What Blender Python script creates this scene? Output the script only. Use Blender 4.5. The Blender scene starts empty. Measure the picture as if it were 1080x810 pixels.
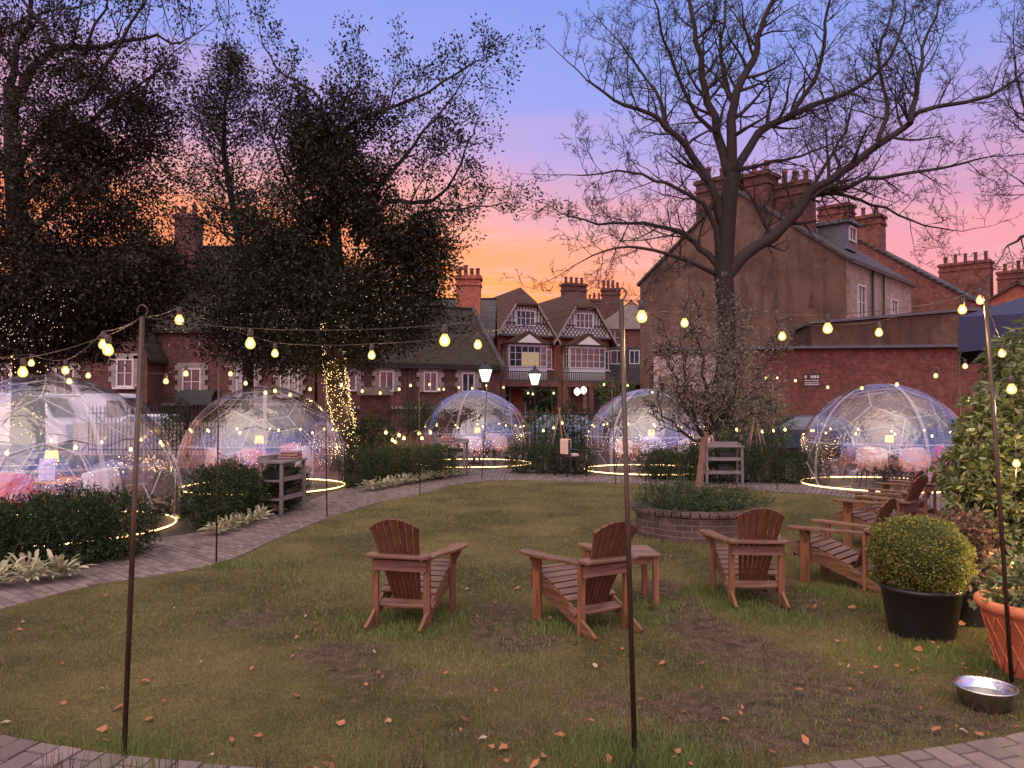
import bpy, math, random
import numpy as np
from mathutils import Vector, Matrix, Euler
R = math.radians
PI = math.pi
rnd = random.Random(7)
nr = np.random.RandomState(11)
SC = bpy.context.scene
COL = SC.collection

# ------------------------------------------------------------------ camera
F = 811.0; CX = 540.0; CY = 405.0; PITCH = math.atan(25 / 811.0); CAMZ = 1.75
cam = bpy.data.cameras.new('camera'); cam.sensor_width = 36; cam.angle = 2 * math.atan(540 / 811.0)
cam.clip_end = 2000; cam.clip_start = 0.05
co = bpy.data.objects.new('camera', cam); COL.objects.link(co)
co.location = (0, 0, CAMZ); co.rotation_euler = (PI / 2 + PITCH, 0, 0)
SC.camera = co
SC.view_settings.view_transform = 'Standard'; SC.view_settings.look = 'None'
SC.view_settings.exposure = 0.22; SC.view_settings.gamma = 1
SC.cycles.use_denoising = True
SC.cycles.max_bounces = 8; SC.cycles.transparent_max_bounces = 24
SC.cycles.diffuse_bounces = 3; SC.cycles.glossy_bounces = 3; SC.cycles.transmission_bounces = 4
SC.cycles.sample_clamp_indirect = 4
SC.cycles.caustics_reflective = False; SC.cycles.caustics_refractive = False

def at(px, py, Y):
    x = (px - CX) / F; u = (CY - py) / F
    c, s = math.cos(PITCH), math.sin(PITCH)
    dy = c - u * s; dz = s + u * c
    k = Y / dy
    return Vector((x * k, Y, CAMZ + dz * k))
def gr(px, py):
    x = (px - CX) / F; u = (CY - py) / F
    c, s = math.cos(PITCH), math.sin(PITCH)
    dy = c - u * s; dz = s + u * c
    k = -CAMZ / dz
    return Vector((x * k, dy * k, 0))

# ------------------------------------------------------------------ sky
w = bpy.data.worlds.new('World'); SC.world = w; w.use_nodes = True
nt = w.node_tree; N = nt.nodes; Lk = nt.links; N.clear()
def nd(t, **k):
    n = N.new(t)
    for a, b in k.items(): setattr(n, a, b)
    return n
out = nd('ShaderNodeOutputWorld'); bg = nd('ShaderNodeBackground'); Lk.new(bg.outputs[0], out.inputs[0])
tc = nd('ShaderNodeTexCoord'); sep = nd('ShaderNodeSeparateXYZ'); Lk.new(tc.outputs['Generated'], sep.inputs[0])
def mth(op, a, b=None, c=None, clamp=False):
    n = nd('ShaderNodeMath', operation=op); n.use_clamp = clamp
    for i, v in enumerate((a, b, c)):
        if v is None: continue
        if isinstance(v, (int, float)): n.inputs[i].default_value = v
        else: Lk.new(v, n.inputs[i])
    return n.outputs[0]
mp = nd('ShaderNodeMapping'); mp.inputs['Scale'].default_value = (1.6, 1.6, 9.0); mp.inputs['Rotation'].default_value = (0.12, 0.10, 0)
Lk.new(tc.outputs['Generated'], mp.inputs[0])
nz = nd('ShaderNodeTexNoise'); nz.inputs['Scale'].default_value = 1.7; nz.inputs['Detail'].default_value = 6; nz.inputs['Roughness'].default_value = .55
nz.inputs['Distortion'].default_value = .5
Lk.new(mp.outputs[0], nz.inputs[0])
nzs = mth('SUBTRACT', nz.outputs[0], .5)
zz = mth('ADD', sep.outputs[2], mth('MULTIPLY', nzs, .16))
az = nd('ShaderNodeMath', operation='ARCTAN2'); Lk.new(sep.outputs[0], az.inputs[0]); Lk.new(sep.outputs[1], az.inputs[1])
zg = mth('ADD', zz, mth('MULTIPLY', mth('MAXIMUM', mth('MINIMUM', az.outputs[0], .7), -.7), .10))
def ramp(stops, src):
    r = nd('ShaderNodeValToRGB'); el = r.color_ramp.elements
    while len(el) > 1: el.remove(el[-1])
    for i, (p, c) in enumerate(stops):
        e = el[0] if i == 0 else el.new(p)
        e.position = p
        e.color = tuple(((v / 255.0 + .055) / 1.055) ** 2.4 if v > 10 else v / 255 / 12.92 for v in c) + (1,)
    Lk.new(src, r.inputs[0]); return r.outputs[0]
glow = ramp([(0, (228, 122, 76)), (.10, (246, 132, 62)), (.165, (246, 130, 76)), (.215, (232, 142, 120)), (.255, (208, 144, 165)), (.305, (172, 147, 205)), (.37, (136, 146, 222)), (.5, (116, 140, 222)), (1, (136, 150, 218))], zg)
pinkr = ramp([(0, (214, 118, 122)), (.12, (232, 136, 140)), (.19, (226, 140, 158)), (.25, (192, 142, 186)), (.32, (160, 146, 210)), (.42, (130, 145, 220)), (1, (140, 152, 216))], zz)
nz2 = nd('ShaderNodeTexNoise'); nz2.inputs['Scale'].default_value = 2.6; nz2.inputs['Detail'].default_value = 7; nz2.inputs['Roughness'].default_value = .6; nz2.inputs['Distortion'].default_value = .9
mp2 = nd('ShaderNodeMapping'); mp2.inputs['Scale'].default_value = (1.3, 1.3, 11.0); mp2.inputs['Rotation'].default_value = (-.1, .16, .4); Lk.new(tc.outputs['Generated'], mp2.inputs[0]); Lk.new(mp2.outputs[0], nz2.inputs[0])
cl = nd('ShaderNodeMapRange'); cl.interpolation_type = 'SMOOTHSTEP'; cl.inputs[1].default_value = .50; cl.inputs[2].default_value = .68; cl.inputs[3].default_value = 0; cl.inputs[4].default_value = .75; Lk.new(nz2.outputs[0], cl.inputs[0])
bd = nd('ShaderNodeMapRange'); bd.inputs[1].default_value = .34; bd.inputs[2].default_value = .22; bd.inputs[3].default_value = .05; bd.inputs[4].default_value = 1; Lk.new(sep.outputs[2], bd.inputs[0])
clf = mth('MULTIPLY', cl.outputs[0], bd.outputs[0])
# sunset side: straight ahead and to the left
azd = mth('ABSOLUTE', mth('SUBTRACT', az.outputs[0], -.33))
m1 = nd('ShaderNodeMapRange'); m1.inputs[1].default_value = .34; m1.inputs[2].default_value = .85; m1.inputs[3].default_value = 1; m1.inputs[4].default_value = 0
m1.interpolation_type = 'SMOOTHSTEP'
Lk.new(azd, m1.inputs[0])
mix = nd('ShaderNodeMix', data_type='RGBA'); Lk.new(m1.outputs[0], mix.inputs[0]); Lk.new(pinkr, mix.inputs[6]); Lk.new(glow, mix.inputs[7])
# unseen overhead sky brightened beyond dusk level to add soft top light
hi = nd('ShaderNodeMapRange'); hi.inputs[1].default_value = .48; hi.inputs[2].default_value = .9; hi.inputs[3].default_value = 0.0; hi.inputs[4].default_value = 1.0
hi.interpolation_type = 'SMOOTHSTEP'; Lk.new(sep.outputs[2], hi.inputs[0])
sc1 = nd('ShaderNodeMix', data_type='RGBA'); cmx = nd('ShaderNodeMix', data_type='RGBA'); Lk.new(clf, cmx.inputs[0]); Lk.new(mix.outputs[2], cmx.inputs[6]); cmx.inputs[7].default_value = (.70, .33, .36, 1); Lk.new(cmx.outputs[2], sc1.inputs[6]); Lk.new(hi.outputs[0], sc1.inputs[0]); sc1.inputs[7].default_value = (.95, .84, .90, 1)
sky = nd('ShaderNodeTexSky'); sky.sky_type = 'NISHITA'; sky.sun_disc = False; sky.sun_elevation = R(1.0); sky.sun_rotation = R(-10)
sk2 = nd('ShaderNodeVectorMath', operation='SCALE'); Lk.new(sky.outputs[0], sk2.inputs[0]); sk2.inputs[3].default_value = .05
addc = nd('ShaderNodeVectorMath', operation='ADD'); Lk.new(sc1.outputs[2], addc.inputs[0]); Lk.new(sk2.outputs[0], addc.inputs[1])
bh = nd('ShaderNodeMapRange'); bh.interpolation_type = 'SMOOTHSTEP'; bh.inputs[1].default_value = 0.1; bh.inputs[2].default_value = -.75; bh.inputs[3].default_value = 1; bh.inputs[4].default_value = 2.3; Lk.new(sep.outputs[1], bh.inputs[0])  # sky behind the camera boosted, added to light chairs and colour dome reflections
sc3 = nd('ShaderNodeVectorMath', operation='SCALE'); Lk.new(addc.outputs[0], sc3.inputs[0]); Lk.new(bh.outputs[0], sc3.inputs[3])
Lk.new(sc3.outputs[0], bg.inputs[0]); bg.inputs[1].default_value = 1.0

# soft warm fill added from behind the camera; the sunset lies ahead
sl = bpy.data.lights.new('dusk_fill', 'SUN'); sl.energy = 1.7; sl.angle = R(75); sl.color = (1, .74, .42)
so = bpy.data.objects.new('dusk_fill', sl); COL.objects.link(so)
so.rotation_euler = (R(42), 0, R(-28))

# ------------------------------------------------------------------ materials
MATS = {}
class NT:
    def __init__(s, name):
        s.m = bpy.data.materials.new(name); s.m.use_nodes = True; s.t = s.m.node_tree; s.t.nodes.clear()
        s.out = s.t.nodes.new('ShaderNodeOutputMaterial')
    def n(s, t, **k):
        x = s.t.nodes.new(t)
        for a, b in k.items(): setattr(x, a, b)
        return x
    def l(s, a, b): s.t.links.new(a, b)
    def setin(s, inp, v):
        if hasattr(v, 'links') or isinstance(v, bpy.types.NodeSocket): s.l(v, inp)
        elif isinstance(v, (tuple, list)) and len(v) == 3 and inp.type == 'RGBA': inp.default_value = tuple(v) + (1,)
        else: inp.default_value = v
    def noise(s, vec, scale, detail=4, rough=.55, dist=0):
        x = s.n('ShaderNodeTexNoise'); s.l(vec, x.inputs[0]); x.inputs['Scale'].default_value = scale
        x.inputs['Detail'].default_value = detail; x.inputs['Roughness'].default_value = rough; x.inputs['Distortion'].default_value = dist
        return x.outputs[0]
    def math(s, op, a, b=None, clamp=False):
        x = s.n('ShaderNodeMath', operation=op); x.use_clamp = clamp; s.setin(x.inputs[0], a)
        if b is not None: s.setin(x.inputs[1], b)
        return x.outputs[0]
    def rng(s, v, a, b, c=0, d=1):
        x = s.n('ShaderNodeMapRange'); s.l(v, x.inputs[0])
        for i, q in enumerate((a, b, c, d)): x.inputs[i + 1].default_value = q
        return x.outputs[0]
    def mix(s, f, a, b, blend='MIX'):
        x = s.n('ShaderNodeMix', data_type='RGBA', blend_type=blend); s.setin(x.inputs[0], f); s.setin(x.inputs[6], a); s.setin(x.inputs[7], b)
        return x.outputs[2]
    def mapping(s, vec, scale=(1, 1, 1), rot=(0, 0, 0)):
        x = s.n('ShaderNodeMapping'); s.l(vec, x.inputs[0]); x.inputs['Scale'].default_value = scale; x.inputs['Rotation'].default_value = rot
        return x.outputs[0]
    def obj(s): return s.n('ShaderNodeTexCoord').outputs['Object']
    def isl(s): return s.n('ShaderNodeNewGeometry').outputs['Random Per Island']
    def bump(s, h, strength=.4, dist=.01):
        x = s.n('ShaderNodeBump'); s.l(h, x.inputs['Height']); x.inputs['Strength'].default_value = strength; x.inputs['Distance'].default_value = dist
        return x.outputs[0]
    def pbr(s, col, rough=.7, normal=None, metal=0, spec=.5, **k):
        p = s.n('ShaderNodeBsdfPrincipled'); s.setin(p.inputs['Base Color'], col); s.setin(p.inputs['Roughness'], rough)
        s.setin(p.inputs['Metallic'], metal); p.inputs['Specular IOR Level'].default_value = spec
        if normal is not None: s.l(normal, p.inputs['Normal'])
        for a, b in k.items(): s.setin(p.inputs[a], b)
        s.l(p.outputs[0], s.out.inputs[0]); return p

def simple(name, col, rough=.7, metal=0, var=.25, scale=8, bump=.15, spec=.5, bd=.005):
    t = NT(name); o = t.obj(); n1 = t.noise(o, scale, 5)
    c = t.mix(t.rng(n1, .3, .7), tuple(v * (1 - var) for v in col), tuple(min(1, v * (1 + var)) for v in col))
    t.pbr(c, t.rng(n1, .3, .7, rough * .85, min(1, rough * 1.1)), t.bump(t.noise(o, scale * 6, 3), bump, bd), metal, spec)
    return t.m
def m_emit(name, col, s):
    t = NT(name); e = t.n('ShaderNodeEmission'); e.inputs[0].default_value = col + (1,); e.inputs[1].default_value = s
    t.l(e.outputs[0], t.out.inputs[0]); return t.m
def m_wood(name, a, b, axis=1, rough=.5):
    t = NT(name); o = t.obj(); sc = [22, 22, 22]; sc[axis] = 1.6
    isl = t.isl(); cmb = t.n('ShaderNodeVectorMath', operation='ADD'); t.l(o, cmb.inputs[0])
    ic = t.n('ShaderNodeCombineXYZ'); t.l(t.math('MULTIPLY', isl, 7), ic.inputs[0]); t.l(t.math('MULTIPLY', isl, 3), ic.inputs[2]); t.l(ic.outputs[0], cmb.inputs[1])
    v = t.mapping(cmb.outputs[0], tuple(sc)); g = t.noise(v, 1.6, 6, .6, .8); big = t.noise(o, 3.0, 3)
    c = t.mix(t.rng(g, .40, .60), a, b)
    c = t.mix(t.math('MULTIPLY', t.rng(big, .45, .75), .45), c, (.24, .13, .065))
    c = t.mix(t.math('MULTIPLY', isl, .35), c, tuple(x * .45 for x in a))
    oi = t.n('ShaderNodeObjectInfo'); c = t.mix(t.math('MULTIPLY', oi.outputs['Random'], .28), c, (.05, .03, .02)); st_ = t.noise(o, 9, 5, .7); c = t.mix(t.math('MULTIPLY', t.rng(st_, .56, .68), .5), c, (.045, .025, .016))
    t.pbr(c, t.rng(g, .3, .7, rough, rough + .2), t.bump(g, .45, .004)); return t.m
def m_brick(name, a, b, mortar, scale=1.0, round_r=0, dirt=.35, bumpd=.01, wash=None):
    t = NT(name); o = t.obj(); sp = t.n('ShaderNodeSeparateXYZ'); t.l(o, sp.inputs[0])
    if round_r:
        u = t.math('MULTIPLY', t.math('ARCTAN2', sp.outputs[0], sp.outputs[1]), round_r)
    else: u = t.math('ADD', sp.outputs[0], sp.outputs[1])
    cb = t.n('ShaderNodeCombineXYZ'); t.l(u, cb.inputs[0]); t.l(sp.outputs[2], cb.inputs[1])
    bk = t.n('ShaderNodeTexBrick'); t.l(cb.outputs[0], bk.inputs[0]); bk.inputs['Scale'].default_value = 1
    bk.inputs['Brick Width'].default_value = .225 * scale; bk.inputs['Row Height'].default_value = .075 * scale; bk.inputs['Mortar Size'].default_value = .008 * scale
    bk.inputs['Mortar Smooth'].default_value = .3; bk.inputs['Bias'].default_value = -.1
    bk.inputs['Color1'].default_value = a + (1,); bk.inputs['Color2'].default_value = b + (1,); bk.inputs['Mortar'].default_value = mortar + (1,)
    n1 = t.noise(o, .8, 6, .65); n2 = t.noise(o, 5, 4)
    c = t.mix(t.math('MULTIPLY', t.rng(n1, .42, .7), dirt), bk.outputs[0], (.03, .025, .022))
    c = t.mix(t.math('MULTIPLY', t.rng(n2, .5, .7), .45), c, tuple(min(1, x * 1.6 + .02) for x in b))
    n4 = t.noise(o, 2.1, 7, .75); c = t.mix(t.math('MULTIPLY', t.rng(n4, .5, .62), .5), c, tuple(x * .45 for x in a))
    if wash:
        c = t.mix(t.math('MULTIPLY', t.rng(t.noise(o, .55, 8, .68), .40, .56), .9), c, wash)
        c = t.mix(t.math('MULTIPLY', t.rng(t.noise(t.mapping(o, (1.8, 1.8, .22)), 1.4, 6, .65), .5, .66), .6), c, tuple(x * .42 for x in wash))
        c = t.mix(t.math('MULTIPLY', t.rng(t.noise(o, 1.1, 7, .7), .56, .64), .5), c, tuple(min(1, x * 1.35) for x in wash))
    h = t.math('ADD', bk.outputs[1], t.math('MULTIPLY', n2, -.6)); 
    t.pbr(c, .85, t.bump(t.math('MULTIPLY', h, -1), .5, bumpd), spec=.25); return t.m
def m_tiles(name, a, b, row=.16, colw=.2, axis=0):
    t = NT(name); o = t.obj(); sp = t.n('ShaderNodeSeparateXYZ'); t.l(o, sp.inputs[0])
    cb = t.n('ShaderNodeCombineXYZ'); t.l(sp.outputs[axis], cb.inputs[0]); t.l(t.math('MULTIPLY', sp.outputs[2], 1.35), cb.inputs[1])
    bk = t.n('ShaderNodeTexBrick'); t.l(cb.outputs[0], bk.inputs[0]); bk.inputs['Scale'].default_value = 1
    bk.inputs['Brick Width'].default_value = colw; bk.inputs['Row Height'].default_value = row; bk.inputs['Mortar Size'].default_value = .012
    bk.inputs['Color1'].default_value = a + (1,); bk.inputs['Color2'].default_value = b + (1,); bk.inputs['Mortar'].default_value = tuple(x * .35 for x in a) + (1,)
    n1 = t.noise(o, .9, 6, .7)
    c = t.mix(t.math('MULTIPLY', t.rng(n1, .45, .7), .5), bk.outputs[0], (.05, .055, .03))
    t.pbr(c, .75, t.bump(t.math('MULTIPLY', bk.outputs[1], -1), .6, .02), spec=.12); return t.m
def m_leaf(name, a, b, c3=None, rough=.5, trans=.25, spec=.4):
    t = NT(name); i = t.isl(); o = t.obj(); big = t.noise(o, 1.3, 3)
    c = t.mix(i, a, b)
    if c3: c = t.mix(t.rng(i, .82, .86), c, c3)
    c = t.mix(t.math('MULTIPLY', t.rng(big, .4, .7), .35), c, tuple(x * 1.5 for x in b))
    p = t.n('ShaderNodeBsdfPrincipled'); t.l(c, p.inputs['Base Color']); p.inputs['Roughness'].default_value = rough; p.inputs['Specular IOR Level'].default_value = spec
    tr = t.n('ShaderNodeBsdfTranslucent'); t.l(c, tr.inputs[0]); mx = t.n('ShaderNodeMixShader'); mx.inputs[0].default_value = trans
    t.l(p.outputs[0], mx.inputs[1]); t.l(tr.outputs[0], mx.inputs[2]); t.l(mx.outputs[0], t.out.inputs[0]); return t.m
def m_glass_window(name, tint=(.02, .022, .03)):
    t = NT(name); o = t.obj(); t.pbr(t.mix(t.rng(t.noise(o, 1.5, 2), .4, .6), tint, tuple(x * 2.5 for x in tint)), .08, t.bump(t.noise(o, 2, 2), .08, .02), spec=.8); return t.m
def m_cloth(name, col, fuzz=.6):
    t = NT(name); o = t.obj(); n = t.noise(o, 26, 5, .7); c = t.mix(t.rng(n, .3, .7), tuple(x * .72 for x in col), col)
    t.pbr(c, .95, t.bump(n, fuzz, .02), spec=.1); return t.m

M = {}
M['wood'] = m_wood('chair_wood', (.11, .042, .017), (.27, .105, .04), 2)
M['wood_y'] = m_wood('chair_wood_arms', (.11, .048, .022), (.25, .118, .055), 1, .40)
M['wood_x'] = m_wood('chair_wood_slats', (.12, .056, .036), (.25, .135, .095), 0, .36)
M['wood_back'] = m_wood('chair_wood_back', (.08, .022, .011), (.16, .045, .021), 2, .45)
M['brick_red'] = m_brick('brick_red', (.14, .045, .032), (.22, .075, .05), (.15, .11, .09))
M['brick_dark'] = m_brick('brick_dark', (.095, .036, .03), (.16, .062, .05), (.10, .075, .065), dirt=.5)
M['brick_orange'] = m_brick('brick_orange', (.30, .075, .04), (.40, .12, .06), (.22, .14, .10), dirt=.25)
M['brick_mid'] = m_brick('brick_mid', (.27, .07, .04), (.38, .11, .06), (.18, .12, .09), dirt=.3)
M['brick_yellow'] = m_brick('brick_yellow', (.30, .22, .15), (.40, .28, .20), (.30, .27, .24), dirt=.4)
M['render'] = m_brick('old_render', (.10, .055, .042), (.125, .068, .05), (.09, .052, .038), dirt=.45, bumpd=.003, wash=(.17, .10, .07))
M['render2'] = m_brick('old_render_dark', (.15, .085, .06), (.19, .11, .08), (.13, .09, .07), dirt=.45, bumpd=.004, wash=(.085, .052, .036))
M['planter'] = m_brick('planter_brick', (.055, .038, .034), (.11, .066, .056), (.15, .12, .10), 1.0, .83, dirt=.25)
M['tiles'] = m_tiles('roof_tiles', (.085, .045, .034), (.13, .07, .05))
M['tiles_y'] = m_tiles('roof_tiles_side', (.075, .04, .03), (.12, .065, .046), axis=1)
M['tiles_dark'] = m_tiles('roof_tiles_dark', (.036, .027, .02), (.06, .043, .032))
M['slate'] = m_tiles('roof_slate', (.07, .06, .062), (.11, .095, .098))
M['slate_y'] = m_tiles('roof_slate_side', (.07, .06, .062), (.11, .095, .098), axis=1)
M['stone'] = simple('stone', (.25, .20, .165), .85, scale=3)
M['lead'] = simple('lead_flashing', (.10, .10, .11), .6, scale=3)
M['white'] = simple('white_paint', (.55, .50, .48), .5, var=.08)
M['plaster'] = simple('timber_infill', (.62, .55, .50), .8, var=.1)
M['timber'] = simple('dark_timber', (.06, .05, .045), .7)
M['glass'] = m_glass_window('window_glass')
M['curtain'] = simple('curtained_glass', (.30, .27, .27), .3)
M['litpane'] = m_emit('lit_window', (1, .66, .36), .38)
M['iron'] = simple('black_iron', (.02, .02, .022), .45, metal=.3)
M['pole'] = simple('bronze_pole', (.06, .038, .024), .42, metal=.5, scale=14)
M['wire'] = simple('brown_wire', (.035, .025, .02), .6)
M['blackplastic'] = simple('black_plastic', (.018, .018, .02), .38, var=.2, scale=5, bump=.05)
M['steel'] = simple('brushed_steel', (.55, .54, .53), .28, metal=1, var=.12, scale=12)
M['greypaint'] = simple('grey_paint', (.15, .13, .128), .55, scale=6)
M['bark'] = simple('bark', (.018, .013, .010), .9, var=.45, scale=4, bump=.9, bd=.03)
M['bark_dark'] = simple('bark_dark', (.022, .016, .014), .9, var=.4, scale=5, bump=.8, bd=.02)
M['bark_olive'] = simple('bark_olive', (.22, .13, .09), .85, var=.35, scale=14, bump=.9, bd=.02)
M['twig'] = simple('twig', (.028, .02, .018), .9)
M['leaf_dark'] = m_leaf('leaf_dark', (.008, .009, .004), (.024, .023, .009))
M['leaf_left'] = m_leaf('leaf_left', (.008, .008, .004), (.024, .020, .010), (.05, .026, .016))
M['leaf_olive'] = m_leaf('leaf_olive', (.13, .12, .085), (.28, .25, .18), (.12, .085, .05))
M['leaf_yew'] = m_leaf('leaf_yew', (.010, .022, .009), (.042, .064, .024), rough=.7, trans=.15, spec=.15)
M['leaf_juniper'] = m_leaf('leaf_juniper', (.025, .05, .022), (.075, .105, .045), rough=.65, spec=.2)
M['leaf_box'] = m_leaf('leaf_box', (.07, .095, .022), (.20, .205, .045), (.27, .21, .06), rough=.5, spec=.25)
M['leaf_laurel'] = m_leaf('leaf_laurel', (.05, .08, .028), (.16, .19, .065), (.30, .30, .11), rough=.33, spec=.55)
M['leaf_hosta'] = m_leaf('leaf_hosta', (.20, .21, .11), (.50, .46, .30), rough=.45)
M['leaf_ivy'] = m_leaf('leaf_green', (.04, .075, .03), (.10, .14, .05))
M['leaf_purple'] = m_leaf('leaf_purple', (.06, .032, .03), (.15, .09, .07))
M['leaf_dry'] = m_leaf('leaf_dry', (.20, .13, .06), (.36, .25, .12))
M['fallen'] = m_leaf('fallen_leaf', (.18, .065, .03), (.38, .15, .07), (.34, .28, .17), rough=.6, trans=.1)
M['grassblade'] = m_leaf('grass_blade', (.085, .088, .027), (.25, .21, .072), (.25, .19, .095), rough=.6, trans=.3)
M['grasstuft'] = m_leaf('grass_tuft', (.065, .12, .02), (.15, .20, .045), rough=.55, trans=.3)
M['asphalt'] = simple('asphalt', (.05, .05, .055), .9)
M['soil'] = simple('soil', (.045, .033, .026), .95, var=.5, scale=6, bump=1, bd=.03)
M['terracotta'] = simple('terracotta', (.52, .17, .07), .7, var=.16, scale=7)
M['canopy'] = simple('navy_canvas', (.016, .02, .06), .8, scale=12)
M['carwhite'] = simple('white_car_paint', (.60, .60, .66), .22, var=.04)
M['carblue'] = simple('blue_grey_car_paint', (.20, .27, .36), .2, var=.05)
M['cardark'] = simple('dark_car_paint', (.035, .05, .075), .18, var=.05)
M['rubber'] = simple('rubber', (.02, .02, .02), .8)
M['wicker'] = simple('wicker', (.13, .085, .06), .8, var=.5, scale=40, bump=1, bd=.01)
M['tabletop'] = m_wood('table_wood', (.42, .20, .10), (.60, .33, .17), 0)
M['fleece'] = m_cloth('cream_fleece', (.68, .50, .42))
M['fleece_w'] = m_cloth('white_fleece', (.72, .66, .64))
M['cloth_red'] = m_cloth('red_blanket', (.55, .06, .09), .3)
M['cloth_pink'] = m_cloth('pink_blanket', (.72, .10, .30), .3)
M['cloth_rose'] = m_cloth('rose_cushion', (.60, .26, .26), .3)
M['cloth_dusk'] = m_cloth('dusky_blanket', (.30, .17, .17), .3)
M['cloth_lilac'] = m_cloth('lilac_card', (.60, .56, .75), .05)
M['cloth_grey'] = m_cloth('grey_cushion', (.24, .25, .34), .3)
M['frame'] = simple('dome_tube', (.42, .40, .42), .35, var=.05)
M['mat_floor'] = simple('dome_floor', (.16, .115, .075), .8, var=.3, scale=5)
M['led'] = m_emit('led_rope', (1, .62, .24), 8)
M['fairy'] = m_emit('fairy_bulb', (1, .64, .26), 5)
M['fairy_w'] = m_emit('fairy_bulb_white', (1, .72, .45), 1.4)
M['filament'] = m_emit('filament', (1, .72, .30), 14)
M['farbulb'] = m_emit('far_bulb', (1, .68, .24), 4.0)
M['lampshade'] = m_emit('lamp_shade', (1, .50, .12), 1.5)
M['lantern'] = m_emit('lantern_glass', (1, .93, .80), 1.7)
def m_bulb():
    t = NT('bulb_glass'); e = t.n('ShaderNodeEmission'); e.inputs[0].default_value = (1, .68, .20, 1); e.inputs[1].default_value = 1.45
    tr = t.n('ShaderNodeBsdfTransparent'); lw = t.n('ShaderNodeLayerWeight'); lw.inputs[0].default_value = .5
    mx = t.n('ShaderNodeMixShader'); t.l(t.rng(lw.outputs[1], .2, .9, .55, .95), mx.inputs[0]); t.l(e.outputs[0], mx.inputs[2]); t.l(tr.outputs[0], mx.inputs[1])
    t.l(mx.outputs[0], t.out.inputs[0]); return t.m
M['bulb'] = m_bulb()
def m_film(name, base, edge, bstr=.5):
    t = NT(name); o = t.obj(); n1 = t.noise(o, 2.2, 3, .5, .6); n2 = t.noise(o, 7, 3, .5, .8)
    h = t.math('ADD', n1, t.math('MULTIPLY', n2, .22)); bp = t.bump(h, bstr, .09)
    tr = t.n('ShaderNodeBsdfTransparent'); tr.inputs[0].default_value = (.97, .96, .97, 1)
    g = t.n('ShaderNodeBsdfGlossy'); g.inputs['Roughness'].default_value = .035; g.inputs[0].default_value = (.95, .93, .97, 1); t.l(bp, g.inputs['Normal'])
    df = t.n('ShaderNodeBsdfTranslucent'); df.inputs[0].default_value = (.8, .78, .8, 1)
    lw = t.n('ShaderNodeLayerWeight'); lw.inputs[0].default_value = .5; t.l(bp, lw.inputs['Normal'])
    m0 = t.n('ShaderNodeMixShader'); m0.inputs[0].default_value = .012; t.l(tr.outputs[0], m0.inputs[1]); t.l(df.outputs[0], m0.inputs[2])
    mx = t.n('ShaderNodeMixShader'); f = t.math('POWER', lw.outputs[1], 4)
    t.l(t.rng(f, 0, 1, base, edge), mx.inputs[0]); t.l(m0.outputs[0], mx.inputs[1]); t.l(g.outputs[0], mx.inputs[2]); t.l(mx.outputs[0], t.out.inputs[0]); return t.m
M['film'] = m_film('clear_film', .15, .92, .7)
def m_seam():
    t = NT('film_seam'); p = t.n('ShaderNodeBsdfPrincipled'); p.inputs['Base Color'].default_value = (.75, .68, .72, 1); p.inputs['Roughness'].default_value = .25
    tr = t.n('ShaderNodeBsdfTransparent'); mx = t.n('ShaderNodeMixShader'); mx.inputs[0].default_value = .28
    t.l(tr.outputs[0], mx.inputs[1]); t.l(p.outputs[0], mx.inputs[2]); t.l(mx.outputs[0], t.out.inputs[0]); return t.m
M['seam'] = m_seam()
def m_lawn():
    t = NT('lawn'); o = t.obj(); a = t.n('ShaderNodeAttribute'); a.attribute_name = 'wear'
    n1 = t.noise(o, .7, 5, .6); n2 = t.noise(o, 9, 6, .7); n3 = t.noise(o, 60, 4, .7)
    g = t.mix(t.rng(n1, .40, .60), (.07, .075, .022), (.25, .20, .07))
    g = t.mix(t.math('MULTIPLY', t.rng(n2, .42, .66), .6), g, (.20, .145, .08))
    d = t.mix(t.rng(n2, .35, .65), (.065, .04, .034), (.24, .155, .11))
    wv = t.math('ADD', a.outputs['Fac'], t.math('MULTIPLY', t.math('SUBTRACT', n2, .5), 1.1))
    c = t.mix(t.rng(wv, .18, .46), g, d)
    c = t.mix(t.math('MULTIPLY', t.rng(n3, .46, .64), .7), c, (.03, .026, .014))
    t.pbr(c, .95, t.bump(t.math('ADD', n3, n2), 1.0, .05), spec=.12); return t.m
M['lawn'] = m_lawn()
def m_paver():
    t = NT('paver'); o = t.obj(); i = t.isl(); n = t.noise(o, 20, 5, .7); n0 = t.noise(o, 1.2, 4)
    c = t.mix(i, (.10, .07, .066), (.21, .15, .14)); c = t.mix(t.math('MULTIPLY', t.rng(n, .4, .7), .45), c, (.11, .085, .08))
    c = t.mix(t.math('MULTIPLY', t.rng(n0, .45, .65), .4), c, (.12, .10, .075))
    t.pbr(c, t.rng(n, .3, .7, .5, .85), t.bump(n, .4, .006), spec=.4); return t.m
M['paver'] = m_paver()

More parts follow.
